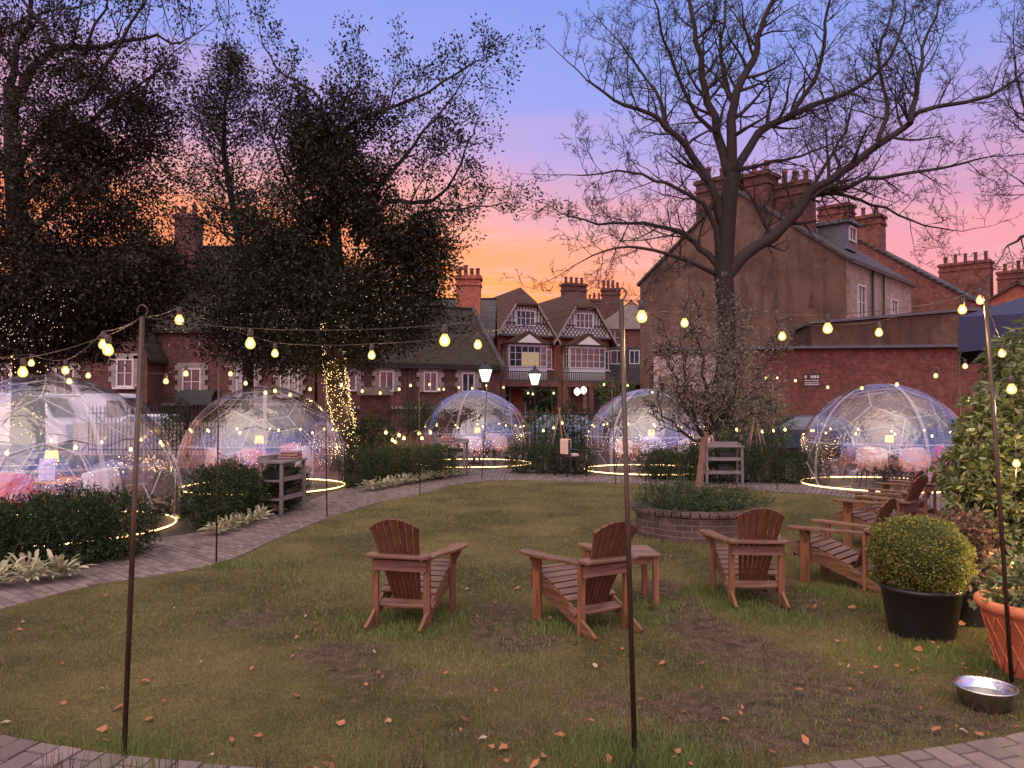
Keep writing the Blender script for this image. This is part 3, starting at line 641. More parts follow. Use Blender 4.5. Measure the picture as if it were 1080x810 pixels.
# pair of timbered gabled houses
def tudor(name, loc, rz, label):
    h = empty(name, loc, rz, label, 'house', 'timbered gable houses across the street')
    W, Dp, ev, ri = 4.75, 9, 7.0, 10.6
    mb = MB(); mb.box((W / 2, Dp / 2, ev / 2), (W, Dp, ev)); mb.build('wall', 'brick_mid', h)
    # timbered gable with clipped top
    mb = MB(); cz = 9.25; f = (cz - ev) / (ri - ev); xl = W / 2 * f
    mb.prism([(0, -.35, ev), (W, -.35, ev), (W - xl, -.35, cz), (xl, -.35, cz)], (0, .6, 0)); g = mb.build('gable', 'plaster', h)
    mb = MB(); k = 0
    for i in range(19):
        x = .25 + i * (W - .5) / 18; top = ev + (ri - ev) * min(x, W - x) / (W / 2); top = min(top, cz)
        if top - (ev + 1.0) > .1: mb.box((x, -.37, (ev + 1.0 + top) / 2 - .03), (.07, .06, top - ev - 1.06))
    for i in range(12):
        x = .5 + i * (W - 1.0) / 12
        for r in range(2):
            for s in (-1, 1):
                if .5 * (min(x, W - x)) * 2 > .3 + r * .35: mb.box((x + .16, -.368 - .004 * (s > 0), ev + .28 + r * .4), (.055, .05, .52), rot=(0, s * .7, 0))
    for zq in (ev + .06, ev + .98): mb.box((W / 2, -.375, zq), (W - (zq - ev) * 1.25 - .2, .08, .12))
    mb.build('timbering', 'timber', g)
    window(h, W / 2, 8.35, 1.5, 1.15, 4, 2, -.40, sill=False)
    # roof: two slopes and clipped hip
    r = MB(); rt = .16; o_ = .35; slp = (ri - ev) / (W / 2); y0 = -.7
    for s in (-1, 1):
        xe = W / 2 + s * (W / 2 + o_); ze = ev - slp * o_ + .02
        ys_ = y0 if True else 0
        xk = W / 2 + s * (W / 2 - xl); 
        poly = [(xe, y0, ze), (xk, y0, cz), (W / 2, y0 + 1.3, ri + .02), (W / 2, Dp, ri + .02), (xe, Dp, ze)]
        r.prism(poly if s > 0 else poly[::-1], (0, 0, rt))
    r.prism([(xl, y0 - .02, cz + .01), (W - xl, y0 - .02, cz + .01), (W / 2, y0 + 1.3, ri + .04)], (0, 0, rt)); r.build('roof', 'tiles_y', h)
    for s in (-1, 1):
        bb = MB(); xe = W / 2 + s * (W / 2 + o_); ze = ev - slp * o_; xk = W / 2 + s * (W / 2 - xl)
        bb.prism([(xe, y0 - .08, ze - .12), (xk, y0 - .08, cz - .12), (xk, y0 - .08, cz + .14), (xe, y0 - .08, ze + .14)], (0, .07, 0)); bb.build('bargeboard', 'stone', h)
    # bay window
    bx, bw = W / 2 - .1, 3.0
    mb = MB(); mb.box((bx, -.55, 4.25), (bw, 1.1, .9)); mb.box((bx, -.55, 6.32), (bw + .15, 1.2, .14)); mb.box((bx, -.45, 5.5), (bw - .25, .85, 1.6), mat=1); bay = mb.build('bay_window', ['white', 'timber'], h)
    wf = window(bay, bx, 5.48, bw, 1.55, 6, 3, -1.1, sill=False)
    for s in (-1, 1): window(bay, 0, 5.48, .95, 1.55, 2, 3, xy=(bx + s * bw / 2, -.55), rot=s * PI / 2, sill=False)
    pd = MB(); pd.prism([(bx - bw / 2 - .25, -1.35, 6.4), (bx + bw / 2 + .25, -1.35, 6.4), (bx, -1.35, 7.35)], (0, 1.3, 0)); pdo = pd.build('bay_roof', 'tiles_y', h)
    pd = MB(); pd.prism([(bx - .95, -1.4, 6.45), (bx + .95, -1.4, 6.45), (bx, -1.4, 7.08)], (0, .04, 0)); pd.build('pediment', 'plaster', pdo)
    window(h, W - .35, 5.4, .5, 1.5, 1, 3, -.05); 
    # balcony
    mb = MB(); mb.box((W / 2, -.75, 3.7), (W, 1.5, .16)); mb.box((W / 2, -1.42, 4.35), (W, .07, .08))
    x = .1
    while x < W: mb.box((x, -1.42, 4.05), (.05, .05, .55)); x += .17
    mb.build('balcony', 'timber', h)
    mb = MB(); mb.box((W / 2, -1.40, 3.45), (W - .02, .3, .34))
    for x in (.15, W / 2, W - .15): mb.box((x, -1.4, 1.65), (.35, .3, 3.25))
    mb.build('arcade', 'brick_red', h)
    window(h, .9, 2.3, .8, 2.0, 2, 3, -.05); window(h, W - 1.9, 2.1, .8, 2.0, 2, 3, -.05)
    mb = MB(); arc = [(W * .72 + .55 * math.cos(a), -.04, 2.2 + .55 * math.sin(a)) for a in [PI * i / 10 for i in range(11)]] + [(W * .72 - .55, -.04, .05), (W * .72 + .55, -.04, .05)]
    mb.prism(arc, (0, .03, 0)); mb.build('doorway', 'timber', h)
    return h
a = R(22)
h1 = tudor('timbered_house', (-1.35, 56, 0), a, 'nearer of the two timbered gable houses, left one with a lit bay window')
chimney(h1, (.3, 6.0), (1.2, .8), 11.5, 3, 'brick_dark', 6)
mb = MB(); mb.box((2.45, -1.086, 5.3), (1.4, .006, 1.0)); mb.build('lit_curtain', 'litpane', h1)
h2 = tudor('timbered_house', (-1.35 + 4.85 * math.cos(a), 56 + 4.85 * math.sin(a), 0), a, 'farther timbered gable house, right one with brick chimney on its ridge')
chimney(h2, (3.4, 3.4), (1.9, .9), 11.6, 4, 'brick_dark', 6)

b4 = empty('slate_hung_house', (6.6, 62, 0), R(-6), 'grey slate hung house with three part window right of the timbered gables', 'house')
gable_house(b4, 6.0, 9, 8.0, 10.2, 'brick_red', 'slate_y', 'y')
mb = MB(); mb.prism([(.2, -1.0, 3.6), (3.9, -1.0, 3.6), (3.9, -.02, 3.6), (.2, -.02, 3.6)], (0, 0, 1.6)); mb.box((2.05, -.45, 5.9), (3.3, .85, 1.4)); bo = mb.build('slate_bay', 'slate', b4)
window(b4, 1.6, 5.75, 1.5, 1.1, 3, 1, -.95, sill=False); window(b4, 3.2, 5.75, .8, 1.1, 2, 1, -.95, sill=False); window(b4, 1.7, 7.4, 1.0, 1.2, 2, 2, -.05); window(b4, 4.6, 7.4, 1.0, 1.2, 2, 2, -.05)
window(b4, 4.9, 5.4, .9, 1.3, 2, 2, -.05); mb = MB(); mb.prism([(-.2, -.3, 8.05), (6.2, -.3, 8.05), (3, -.3, 10.2)], (0, .26, 0)); mb.build('pediment', 'stone', b4)
chimney(b4, (1.5, 5.5), (1.6, .8), 12.0, 4, 'brick_dark', 7)
b4b = empty('terrace_house', (3.5, 82, 0), 0, 'distant low roof with chimney just above the slate house', 'house')
gable_house(b4b, 13, 8, 8.5, 11.5, 'brick_dark', 'tiles'); chimney(b4b, (6.2, 3.5), (2.6, .9), 13.6, 5, 'brick_dark', 8)

# big rendered gable end
P0 = Vector((6.5, 38.9, 0)); P1v = Vector((13.95, 32.0, 0)); gdir = (P1v - P0); GW = gdir.length; ga = math.atan2(gdir.y, gdir.x)
b5 = empty('rendered_house', P0, ga, 'large brown rendered gable end with crowded chimney stacks behind the bare tree', 'house')
gable_house(b5, GW, 9.0, 8.0, 11.9, 'render', 'slate_y', 'y', over=.12)
mb = MB(); mb.box((GW + .03, 4.5, 4.0), (.06, 8.9, 7.9)); mb.build('side_wall', 'brick_yellow', b5)
chimney(b5, (GW / 2 - 1.05, 1.1), (2.2, 1.2), 12.6, 3, 'brick_dark', 9.5); chimney(b5, (GW / 2 + .8, 1.3), (1.2, 1.2), 12.5, 2, 'brick_dark', 10); chimney(b5, (GW / 2 + 2.2, 1.9), (1.5, 1.0), 11.9, 3, 'brick_dark', 9.5)
window(b5, 0, 6.3, .95, 1.5, 2, 2, xy=(GW + .1, 1.6), rot=PI / 2); window(b5, 0, 6.2, .95, 1.4, 2, 2, xy=(GW + .1, 6.1), rot=PI / 2)
mb = MB(); mb.tube([(GW + .16, 2.9, .1), (GW + .16, 2.9, 7.9)], .06, 6); mb.tube([(GW + .16, 4.4, .1), (GW + .16, 4.4, 7.9)], .05, 6); mb.box((GW + .24, 4.5, 7.85), (.14, 9.1, .12)); mb.build('gutter', 'iron', b5)
mb = MB(); mb.box((GW - 1.6, 3.6, 9.6), (1.3, 1.3, 1.2)); mb.prism([(GW - 2.4, 2.8, 10.2), (GW - .75, 2.8, 10.2), (GW - .75, 4.4, 10.2), (GW - 2.4, 4.4, 10.2)], (0, 0, .16)); dm = mb.build('dormer', 'lead', b5)
window(dm, 0, 9.75, .9, .7, 2, 1, xy=(GW - .93, 3.6), rot=PI / 2, sill=False)
mb = MB(); mb.tube([(GW - 2.8, 2.0, 10), (GW - 2.8, 2.0, 11.9)], .03, 5)
for k in range(3): mb.tube([(GW - 3.3, 2.0, 11.2 + k * .25), (GW - 2.2, 2.0, 11.2 + k * .25)], .015, 4)
mb.build('aerial', 'iron', b5)
for k in range(2): mb = MB(); mb.prism([(GW / 2 + 1.9 + k * 1.6, -.03, 6.2 - k * .1), (GW / 2 + 2.2 + k * 1.6, -.03, 6.2 - k * .1), (GW / 2 + 2.05 + k * 1.6, -.03, 7.3 - k * .5)], (0, .025, 0)); mb.build('stain', 'render2', b5)

b6 = empty('brick_gable_house', (15.0, 52.5, 0), ga, 'red brick gable with stepped chimneys behind and right of the rendered house', 'house')
gable_house(b6, 14.2, 9, 7.9, 12.9, 'brick_red', 'slate_y', 'y', over=.1)
chimney(b6, (6.9, .7), (1.9, 1.1), 14.3, 0, 'brick_red', 9); chimney(b6, (8.9, .7), (1.5, 1.1), 13.3, 2, 'brick_red', 9)
for y in (1.6, 3.4, 6): window(b6, 0, 6.6, 1.0, 1.5, 2, 2, xy=(14.25, y), rot=PI / 2)
b7 = empty('chimney_house', (33, 58, 0), ga, 'distant brick house with two rows of chimney pots, far right', 'house')
gable_house(b7, 9, 9, 8, 10.6, 'brick_orange', 'tiles_y', 'y'); chimney(b7, (.9, 1.5), (3.4, 1.2), 12.6, 5, 'brick_red', 3); chimney(b7, (3.9, 1.5), (1.7, 1.0), 11.6, 2, 'brick_red', 3)

# boundary wall and lean-to below the gable
bw1 = empty('brick_wall', (7.0, 29.6, 0), R(-8), 'high red brick wall with lead coping and dark sign, behind the right dome', 'wall')
LW = 10.6
mb = MB(); mb.prism([(-1.6, 0, 0), (LW + 2.0, 0, 0), (LW + 1.4, 0, 1.9), (LW + .9, 0, 2.6), (LW + .5, 0, 3.2), (LW + .35, 0, 3.95), (-1.6, 0, 3.95)], (0, .4, 0)); mb.build('brickwork', 'brick_red', bw1)
mb = MB(); mb.box((LW / 2 - .6, .1, 4.02), (LW + 1.9, .75, .1)); mb.build('coping', 'lead', bw1)
bw2 = empty('lean_to_building', (7.0, 30.25, 0), R(-8), 'brown rendered extension above the high brick wall', 'building')
mb = MB(); mb.prism([(4.6, 0, 0), (LW + .6, 0, 0), (LW + .6, 0, 5.35), (LW - .5, 0, 5.35), (4.6, 0, 4.95)], (0, 3.5, 0)); mb.build('wall', 'render2', bw2)
mb = MB(); mb.prism([(4.5, -.12, 4.97), (LW - .45, -.12, 5.38), (LW + .72, -.12, 5.38), (LW + .72, -.12, 5.48), (LW - .45, -.12, 5.48), (4.5, -.12, 5.07)], (0, 3.7, 0)); mb.build('coping', 'lead', bw2)
# painted panel
mb = MB(); mb.box((0, 0, 0), (2.3, .06, 1.35)); c = at(722, 394, 29.2)
t_ = NT('worn_whitewash'); o_ = t_.obj(); nn = t_.noise(o_, 5, 6, .75); t_.pbr(t_.mix(t_.rng(nn, .42, .5), (.28, .14, .11), (.58, .47, .45)), .9, spec=.2)
pn = mb.build('wall_panel', t_.m, None, loc=c, rz=R(-8)); tag(pn, 'square patch of flaking whitewash on the brick wall behind the olive tree', 'panel')
# sign on the brick wall (lettering too small to read in the photo: plain rows)
c = at(856, 401, 29.0); sg = empty('wall_sign', c, R(-8), 'small dark notice board with pale lettering on the brick wall', 'sign')
mb = MB(); mb.box((0, 0, 0), (.62, .04, .5)); mb.build('board', 'blackplastic', sg)
mb = MB()
for x, ww in ((-.22, .08), (.0, .09), (.11, .09), (.22, .08)): mb.box((x, -.024, .13), (ww, .008, .1))
for z in (-.01, -.10, -.17): mb.box((0, -.024, z), (.52, .008, .03))
mb.build('lettering', 'plaster', sg)

# ------------------------------------------------------------------ railings, pier
rl = empty('iron_railings', (-15.5, 28.2, 0), 0, 'black iron railings with spiked tops along the street at left', 'fence')
mb = MB(); x = 0
while x < 15: 
    mb.tube([(x, 0, .05), (x, 0, 1.72)], .016, 5); mb.lathe([(.035, 0), (.02, .05), (.0, .14)], 5, (x, 0, 1.72), cap=False); x += .14
mb.build('bars', 'iron', rl); mb = MB(); mb.box((7.5, 0, 1.55), (15, .05, .05)); mb.box((7.5, 0, .22), (15, .05, .05)); mb.build('rails', 'iron', rl)
rl2 = empty('iron_railings', (.3, 28.3, 0), 0, 'dark railings behind the hedges between the two middle domes', 'fence')
mb = MB(); x = 0
while x < 6.0: mb.tube([(x, 0, .05), (x, 0, 1.6)], .016, 5); x += .14
mb.build('bars', 'iron', rl2); mb = MB(); mb.box((3, 0, 1.5), (6, .05, .05)); mb.box((3, 0, .22), (6, .05, .05)); mb.build('rails', 'iron', rl2)
c = at(396, 430, 28.4); pr = empty('gate_pier', (c.x, c.y, 0), 0, 'square brick gate pier with flat stone cap between railings', 'pier')
mb = MB(); mb.box((0, 0, 1.1), (.95, .95, 2.2)); mb.build('pier_shaft', 'brick_dark', pr); mb = MB(); mb.box((0, 0, 2.28), (1.15, 1.15, .15)); mb.box((0, 0, 2.42), (.9, .9, .14)); mb.build('cap', 'stone', pr)
wl = empty('low_wall', (-15.5, 28.55, 0), 0, 'low whitewashed wall seen through the left railings', 'wall')
mb = MB(); mb.box((2, .1, .6), (5.5, .25, 1.2)); mb.box((9.2, .1, .6), (2.0, .25, 1.2)); mb.build('wall_face', 'plaster', wl)

# ------------------------------------------------------------------ vehicles
def wheel(root, x, y, r=.32):
    mb = MB(); T = Matrix.Translation((x, y, r)) @ Matrix.Rotation(PI / 2, 4, 'X')
    mb.lathe([(r * .6, -.1), (r * .95, -.1), (r, -.06), (r, .06), (r * .95, .1), (r * .6, .1)], 20, T=T); wobj = mb.build('wheel', 'rubber', root)
    mb = MB(); mb.lathe([(.02, -.08), (r * .58, -.09), (r * .6, .09), (.02, .08)], 14, T=T); mb.build('rim', 'steel', wobj)
def car(name, loc, rz, paint, label, van=False, cat='car'):
    r = empty(name, loc, rz, label, cat)
    if van: side = [(-2.6, .3), (-2.6, 2.1), (-2.5, 2.3), (1.3, 2.35), (1.55, 2.25), (2.1, 1.35), (2.65, 1.1), (2.75, .45), (2.6, .3)]; hw = .98
    else: side = [(-2.1, .3), (-2.15, .9), (-1.9, 1.05), (-1.35, 1.42), (-.7, 1.5), (.25, 1.48), (1.0, 1.02), (1.95, .88), (2.15, .6), (2.1, .3)]; hw = .86
    mb = MB(); n_ = len(side)
    def inset(z): return 0 if z < 1.0 else (z - 1.0) * (.12 if van else .38)
    vs = [(x, -hw + inset(z), z) for x, z in side] + [(x, hw - inset(z), z) for x, z in side]
    mb.add(vs, [tuple(range(n_)), tuple(range(2 * n_ - 1, n_ - 1, -1))] + [(i, n_ + i, n_ + (i + 1) % n_, (i + 1) % n_) for i in range(n_)]); mb.build('body', paint, r, bevel=.05)
    gl = MB()
    if van:
        for s in (-1, 1): gl.add([(.95, s * (hw - inset(1.4) + .012), 1.35), (1.95, s * (hw - inset(1.4) + .012), 1.35), (1.5, s * (hw - inset(2.05) + .012), 2.05), (.95, s * (hw - inset(2.05) + .012), 2.05)], [(0, 1, 2, 3)])
        gl.add([(2.115, -.8, 1.4), (2.115, .8, 1.4), (1.66, .74, 2.16), (1.66, -.74, 2.16)], [(0, 1, 2, 3)])
    else:
        for s in (-1, 1): gl.add([(-1.5, s * (hw - inset(1.08) + .014), 1.08), (.85, s * (hw - inset(1.08) + .014), 1.08), (.2, s * (hw - inset(1.4) + .014), 1.4), (-1.15, s * (hw - inset(1.4) + .014), 1.4)], [(0, 1, 2, 3)])
        gl.add([(.97, -.72, 1.08), (.97, .72, 1.08), (.36, .64, 1.44), (.36, -.64, 1.44)], [(0, 1, 2, 3)]); gl.add([(-1.87, -.72, 1.1), (-1.87, .72, 1.1), (-1.42, .64, 1.40), (-1.42, -.64, 1.40)], [(0, 1, 2, 3)])
    gl.build('windows', 'glass', r)
    for x in (-1.5, 1.5):
        for s in (-1, 1): wheel(r, x, s * (hw - .08))
    for s in (-1, 1):
        mb = MB(); mb.box((2.12 if not van else 2.7, s * .62, .72), (.08, .3, .14)); mb.build('headlight', 'white', r)
    return r
car('parked_van', (at(12, 400, 30.8).x, 31.0, 0), 0, 'carwhite', 'white delivery van with dark scrawled writing, at far left', True, 'van')
vm = MB()
c = at(26, 404, 29.99)
for k in range(6): vm.tube([(c.x + k * .17, c.y, c.z - .05 + rnd.uniform(-.05, .05)), (c.x + k * .17 + .09, c.y, c.z + .14), (c.x + k * .17 + .12, c.y, c.z - .06)], .02, 4)
vv = bpy.data.objects['parked_van']; vm.build('lettering', 'iron', vv, world=True)
car('parked_van', (at(96, 400, 32.3).x, 32.6, 0), 0, 'carwhite', 'white van with small rear window parked beyond the leftmost dome', True, 'van')
car('parked_car', (at(581, 430, 31).x, 31.6, 0), R(180), 'carblue', 'pale blue car behind the railings between middle domes', False)
car('parked_car', (at(838, 430, 28.2).x, 27.9, 0), R(174), 'cardark', 'dark blue car at the brick wall left of the right dome', False)
car('parked_car', (at(172, 440, 31).x, 31.2, 0), 0, 'carwhite', 'white car glimpsed through the left railings between two domes', False)

# ------------------------------------------------------------------ street lamps
def lamp(px, py, Y, label):
    c = at(px, py, Y); r = empty('street_lamp', (c.x, c.y, 0), 0, label, 'street lamp', 'lantern street lamps'); h = c.z
    mb = MB(); mb.lathe([(.14, 0), (.14, .3), (.07, .4), (.05, .5), (.04, h - .45), (.06, h - .38), (.03, h - .3)], 10); mb.build('post', 'iron', r)
    mb = MB(); mb.lathe([(.11, h - .26), (.235, h + .17)], 4 + 2, cap=True); g = mb.build('lantern_glass', 'lantern', r)
    mb = MB()
    for j in range(6):
        a_ = 2 * PI * j / 6; mb.tube([(.115 * math.cos(a_), .115 * math.sin(a_), h - .28), (.245 * math.cos(a_), .245 * math.sin(a_), h + .18)], .012, 4)
    mb.lathe([(.13, h - .32), (.13, h - .26)], 6); mb.lathe([(.27, h + .17), (.27, h + .2), (.12, h + .34), (.06, h + .36), (.04, h + .46), (.0, h + .52)], 6, smooth=False); mb.build('lantern_frame', 'iron', r)
lamp(512, 395, 27, 'tall black street lamp with lit glass lantern above the middle-left dome')
lamp(564, 399, 29.5, 'black street lamp with lit lantern between the two middle domes')
lb = empty('wall_lantern', (at(612, 413, 55).x, 55.0, at(612, 413, 55).z), 0, 'twin globe light glowing on the timbered house porch', 'lantern')
mb = MB(); mb.lathe([(.02, -.3), (.2, -.15), (.24, 0), (.2, .15), (.05, .28)], 10, (-.22, 0, 0)); mb.lathe([(.02, -.3), (.2, -.15), (.24, 0), (.2, .15), (.05, .28)], 10, (.24, .0, .1)); mb.build('globe', 'lantern', lb)
mb = MB(); mb.tube([(0, 1.2, .1), (0, 0, .35)], .03, 5); mb.tube([(-.22, 0, .33), (.24, 0, .38)], .03, 5); mb.build('bracket', 'iron', lb)

# ------------------------------------------------------------------ trees
TW = [None]
def grow(mb, p, d, length, r, depth, up=.12, curl=.28, tips=None, spread=.75, nseg=5, rate=1.0):
    if depth <= 0 and TW[0] is not None:
        TW[0].append((tuple(p), tuple(d.normalized()), length, r)); return
    pts = [p.copy()]; rad = [r]; q = p.copy(); dd = d.normalized()
    for i in range(nseg):
        dd = (dd + Vector((rnd.gauss(0, curl), rnd.gauss(0, curl), rnd.gauss(0, curl) + up)) * .55).normalized()
        q = q + dd * length / nseg; pts.append(q.copy()); rad.append(max(.004, r * (1 - .72 * (i + 1) / nseg)))
    mb.tube(pts, rad, 5 if r > .05 else 3, caps=False)
    if depth <= 0:
        if tips is not None: tips.append((q, dd))
        return
    n_ = max(2, int(round((3.4 + 1.2 * (length > 2)) * rate)))
    for k in range(n_):
        t = (k + .6 + rnd.uniform(-.25, .25)) / n_ ; t = min(.98, max(.12, t)); i = min(nseg - 1, int(t * nseg)); pp = pts[i].lerp(pts[i + 1], t * nseg - i)
        base = (pts[i + 1] - pts[i]).normalized(); side = base.cross(Vector((rnd.gauss(0, 1), rnd.gauss(0, 1), rnd.gauss(0, 1)))).normalized()
        nd_ = (base * (1 - spread * .45) + side * spread).normalized()
        grow(mb, pp, nd_, length * rnd.uniform(.45, .72) * (1 - .25 * t), max(.009, rad[i] * .58), depth - 1, up, curl, tips, spread, nseg if depth > 2 else 4, rate)
    if tips is not None: tips.append((q, dd))
def twigs(name, tw, parent, mat, sub=6, rmin=.009, up=.25, lmul=1.15):
    P = np.array([t[0] for t in tw]); D = unit(np.array([t[1] for t in tw])); L = np.array([[t[2]] for t in tw]) * lmul; r0 = np.maximum(rmin, np.array([[t[3]] for t in tw]) * .8)
    def poly(P, D, L, r, k=4):
        pts = [P]; d = D.copy()
        for i in range(k):
            d = unit(d + nr.randn(*d.shape) * .22 + [0, 0, up * .3]); pts.append(pts[-1] + d * L / k)
        rs = [r * (1 - .6 * i / k) for i in range(k + 1)]; n_ = len(P); U = unit(np.cross(D, nr.randn(n_, 3))); W_ = np.cross(D, U); V = []
        for q, rr_ in zip(pts, rs):
            for a_ in (0, 2.094, 4.189): V.append(q + (U * math.cos(a_) + W_ * math.sin(a_)) * rr_)
        V = np.stack(V, 1); f = np.array([(3 * i + j, 3 * i + (j + 1) % 3, 3 * i + 3 + (j + 1) % 3, 3 * i + 3 + j) for i in range(k) for j in range(3)])
        return pts, V.reshape(-1, 3), (f[None] + 3 * (k + 1) * np.arange(n_)[:, None, None]).reshape(-1, 4)
    pts, V1, F1 = poly(P, D, L, r0); S = np.stack(pts, 1); n_ = len(P)
    idx = np.repeat(np.arange(n_), sub); t = (.15 + .85 * nr.rand(len(idx))) * 3.999; i0 = t.astype(int); u = (t - i0)[:, None]
    Q = S[idx, i0] * (1 - u) + S[idx, i0 + 1] * u; base = unit(S[idx, i0 + 1] - S[idx, i0]); sd = unit(np.cross(base, nr.randn(len(idx), 3)))
    _, V2, F2 = poly(Q, unit(base * .6 + sd * .8 + [0, 0, .1]), L[idx] * (.25 + .4 * nr.rand(len(idx), 1)), np.full((len(idx), 1), rmin * .72), 3)
    print(name, n_, len(idx)); return np_mesh(name, np.concatenate([V1, V2]), np.concatenate([F1, F2 + len(V1)]), mat, parent)
def limb(mb, pts, r0, r1, Y, dep=None, depth=3, rate=1.0, ln=2.2, tips=None, seg=3, dense=.9):
    """main limb along photo points, with sideways growth"""
    n_ = len(pts); W = []
    for i, (px, py) in enumerate(pts):
        t = i / (n_ - 1); yy = Y + (dep[0] + (dep[1] - dep[0]) * t if dep else 0); W.append(at(px, py, yy))
    P = []; K = (n_ - 1) * seg
    for k in range(K + 1): P.append(resample(W, (n_ - 1) * k / K) + Vector((rnd.gauss(0, .03), rnd.gauss(0, .05), rnd.gauss(0, .03))) * (0 < k < K))
    rad = [r0 + (r1 - r0) * (k / K) ** .8 for k in range(K + 1)]
    mb.tube(P, rad, 9 if r0 > .12 else 6, caps=True)
    Ltot = sum((P[i + 1] - P[i]).length for i in range(K)); cnt = int(Ltot / dense); 
    for c in range(cnt):
        t = (c + .7) / cnt; 
        if t < .18: continue
        i = min(K - 1, int(t * K)); base = (P[i + 1] - P[i]).normalized(); side = base.cross(Vector((rnd.gauss(0, .6), rnd.gauss(0, 1.2), rnd.gauss(0, .6)))).normalized()
        d_ = (base * .55 + side * .8 + Vector((0, 0, .1))).normalized(); grow(mb, P[i], d_, ln * rnd.uniform(.6, 1.15) * (1 - .3 * t), rad[i] * .5, depth, tips=tips, rate=rate)
    grow(mb, P[-1], (P[-1] - P[-2]), ln * .9, r1, depth, tips=tips, rate=rate)
    return P

TY = 24.5
tb = at(765, 440, TY); bt = empty('bare_tree', (tb.x, TY, 0), 0, 'large leafless tree with wide spreading crown before the rendered gable', 'tree')
mb = MB(); W0 = [Vector((tb.x, TY, -.05)), Vector((tb.x, TY, .5)), at(765, 380, TY), at(766, 330, TY), at(763, 290, TY), at(765, 250, TY), at(768, 215, TY), at(772, 183, TY)]
mb.tube(W0, [.46, .33, .30, .29, .30, .30, .28, .24], 16); mb.build('trunk', 'bark', bt, world=True)
mb = MB()
LIM = [([(766, 292), (786, 270), (830, 236), (854, 202), (887, 183), (926, 154), (960, 130), (969, 118), (1041, 101), (1075, 80)], .225, .04, (0, -1)),
       ([(858, 202), (880, 200), (930, 185), (985, 180), (1030, 168)], .10, .03, (0, -2)),
       ([(845, 210), (880, 203), (920, 215), (960, 232), (1005, 243)], .08, .02, (0, 1)),
       ([(960, 130), (968, 90), (975, 50), (990, 5)], .10, .03, (-1, 0)),
       ([(926, 154), (935, 110), (925, 60), (940, 10), (945, -40)], .08, .03, (-1, 2)),
       ([(764, 240), (748, 193), (724, 154), (704, 135), (685, 120), (647, 106), (618, 84)], .17, .03, (0, -1)),
       ([(704, 135), (690, 95), (665, 60), (640, 30)], .08, .02, (0, 2)),
       ([(762, 286), (738, 260), (719, 245), (680, 236), (632, 236), (590, 224)], .13, .02, (0, 1)),
       ([(757, 290), (730, 276), (690, 262), (650, 262), (615, 275)], .09, .02, (0, -2)),
       ([(762, 280), (748, 225), (725, 205), (690, 190), (650, 180), (610, 185)], .10, .02, (0, -2)),
       ([(770, 190), (757, 140), (743, 96), (738, 62), (733, 29), (726, -10), (720, -60)], .17, .04, (0, 1)),
       ([(772, 183), (772, 144), (777, 96), (796, 62), (801, 29), (820, -10), (830, -60)], .20, .04, (0, -1)),
       ([(775, 185), (801, 140), (830, 125), (868, 106), (907, 91), (940, 60), (955, 15)], .16, .03, (0, 1)),
       ([(828, 126), (858, 87), (868, 48), (873, 10), (880, -40)], .09, .03, (0, -1)),
       ([(757, 140), (735, 120), (715, 80), (700, 40), (690, 0)], .09, .03, (0, -2)),
       ([(775, 110), (760, 60), (765, 10), (770, -40)], .08, .03, (0, 2)),
       ([(854, 202), (880, 160), (895, 130), (900, 100)], .07, .02, (0, 2)),
       ([(777, 180), (815, 170), (845, 165), (880, 150)], .08, .02, (0, -2.5))]
TW[0] = []
for pts, r0, r1, dep in LIM: limb(mb, pts, r0, r1, TY, dep, depth=3, ln=2.15, dense=.36, rate=.95)
mb.build('crown', 'twig', bt, world=True); twigs('twigs', TW[0], bt, 'twig', 4)

TW[0] = []
bt2 = empty('bare_tree', (19.0, 24, 0), 0, 'bare tree whose thin twigs enter at the right edge of the view', 'tree')
mb = MB(); mb.tube([(19, 24, 0), (19, 24, 3), (18.8, 24, 7)], [.4, .33, .25], 12); mb.build('trunk', 'bark', bt2, world=True)
mb = MB()
for pts in ([(1170, 250), (1120, 190), (1085, 130), (1070, 60)], [(1160, 260), (1110, 240), (1080, 250), (1060, 262)], [(1165, 255), (1110, 160), (1095, 60), (1080, -10)], [(1160, 240), (1110, 215), (1075, 190)]): limb(mb, pts, .13, .02, 24, (0, 0), depth=3, ln=2.2, dense=.6)
mb.build('crown', 'twig', bt2, world=True); twigs('twigs', TW[0], bt2, 'twig', 4); TW[0] = None

def px_ell(px, py, Y, rx, ry, rd=None):
    c = at(px, py, Y); s = Y / F; return (c.x, c.y, c.z, rx * s, (rd if rd is not None else rx) * s, ry * s)
def lights_on(name, P, r, mat, label=None, parent=None):
    n_ = len(P); o6 = np.array([(1, 0, 0), (-1, 0, 0), (0, 1, 0), (0, -1, 0), (0, 0, 1), (0, 0, -1)], float) * r
    V = (P[:, None, :] + o6[None] * (.7 + .6 * nr.rand(n_, 1, 1))).reshape(-1, 3); f = np.array([(0, 2, 4), (2, 1, 4), (1, 3, 4), (3, 0, 4), (2, 0, 5), (1, 2, 5), (3, 1, 5), (0, 3, 5)])
    Fc = (f[None] + 6 * np.arange(n_)[:, None, None]).reshape(-1, 3); o = np_mesh(name, V, Fc, mat, parent); return tag(o, label, 'fairy lights', kind='stuff')

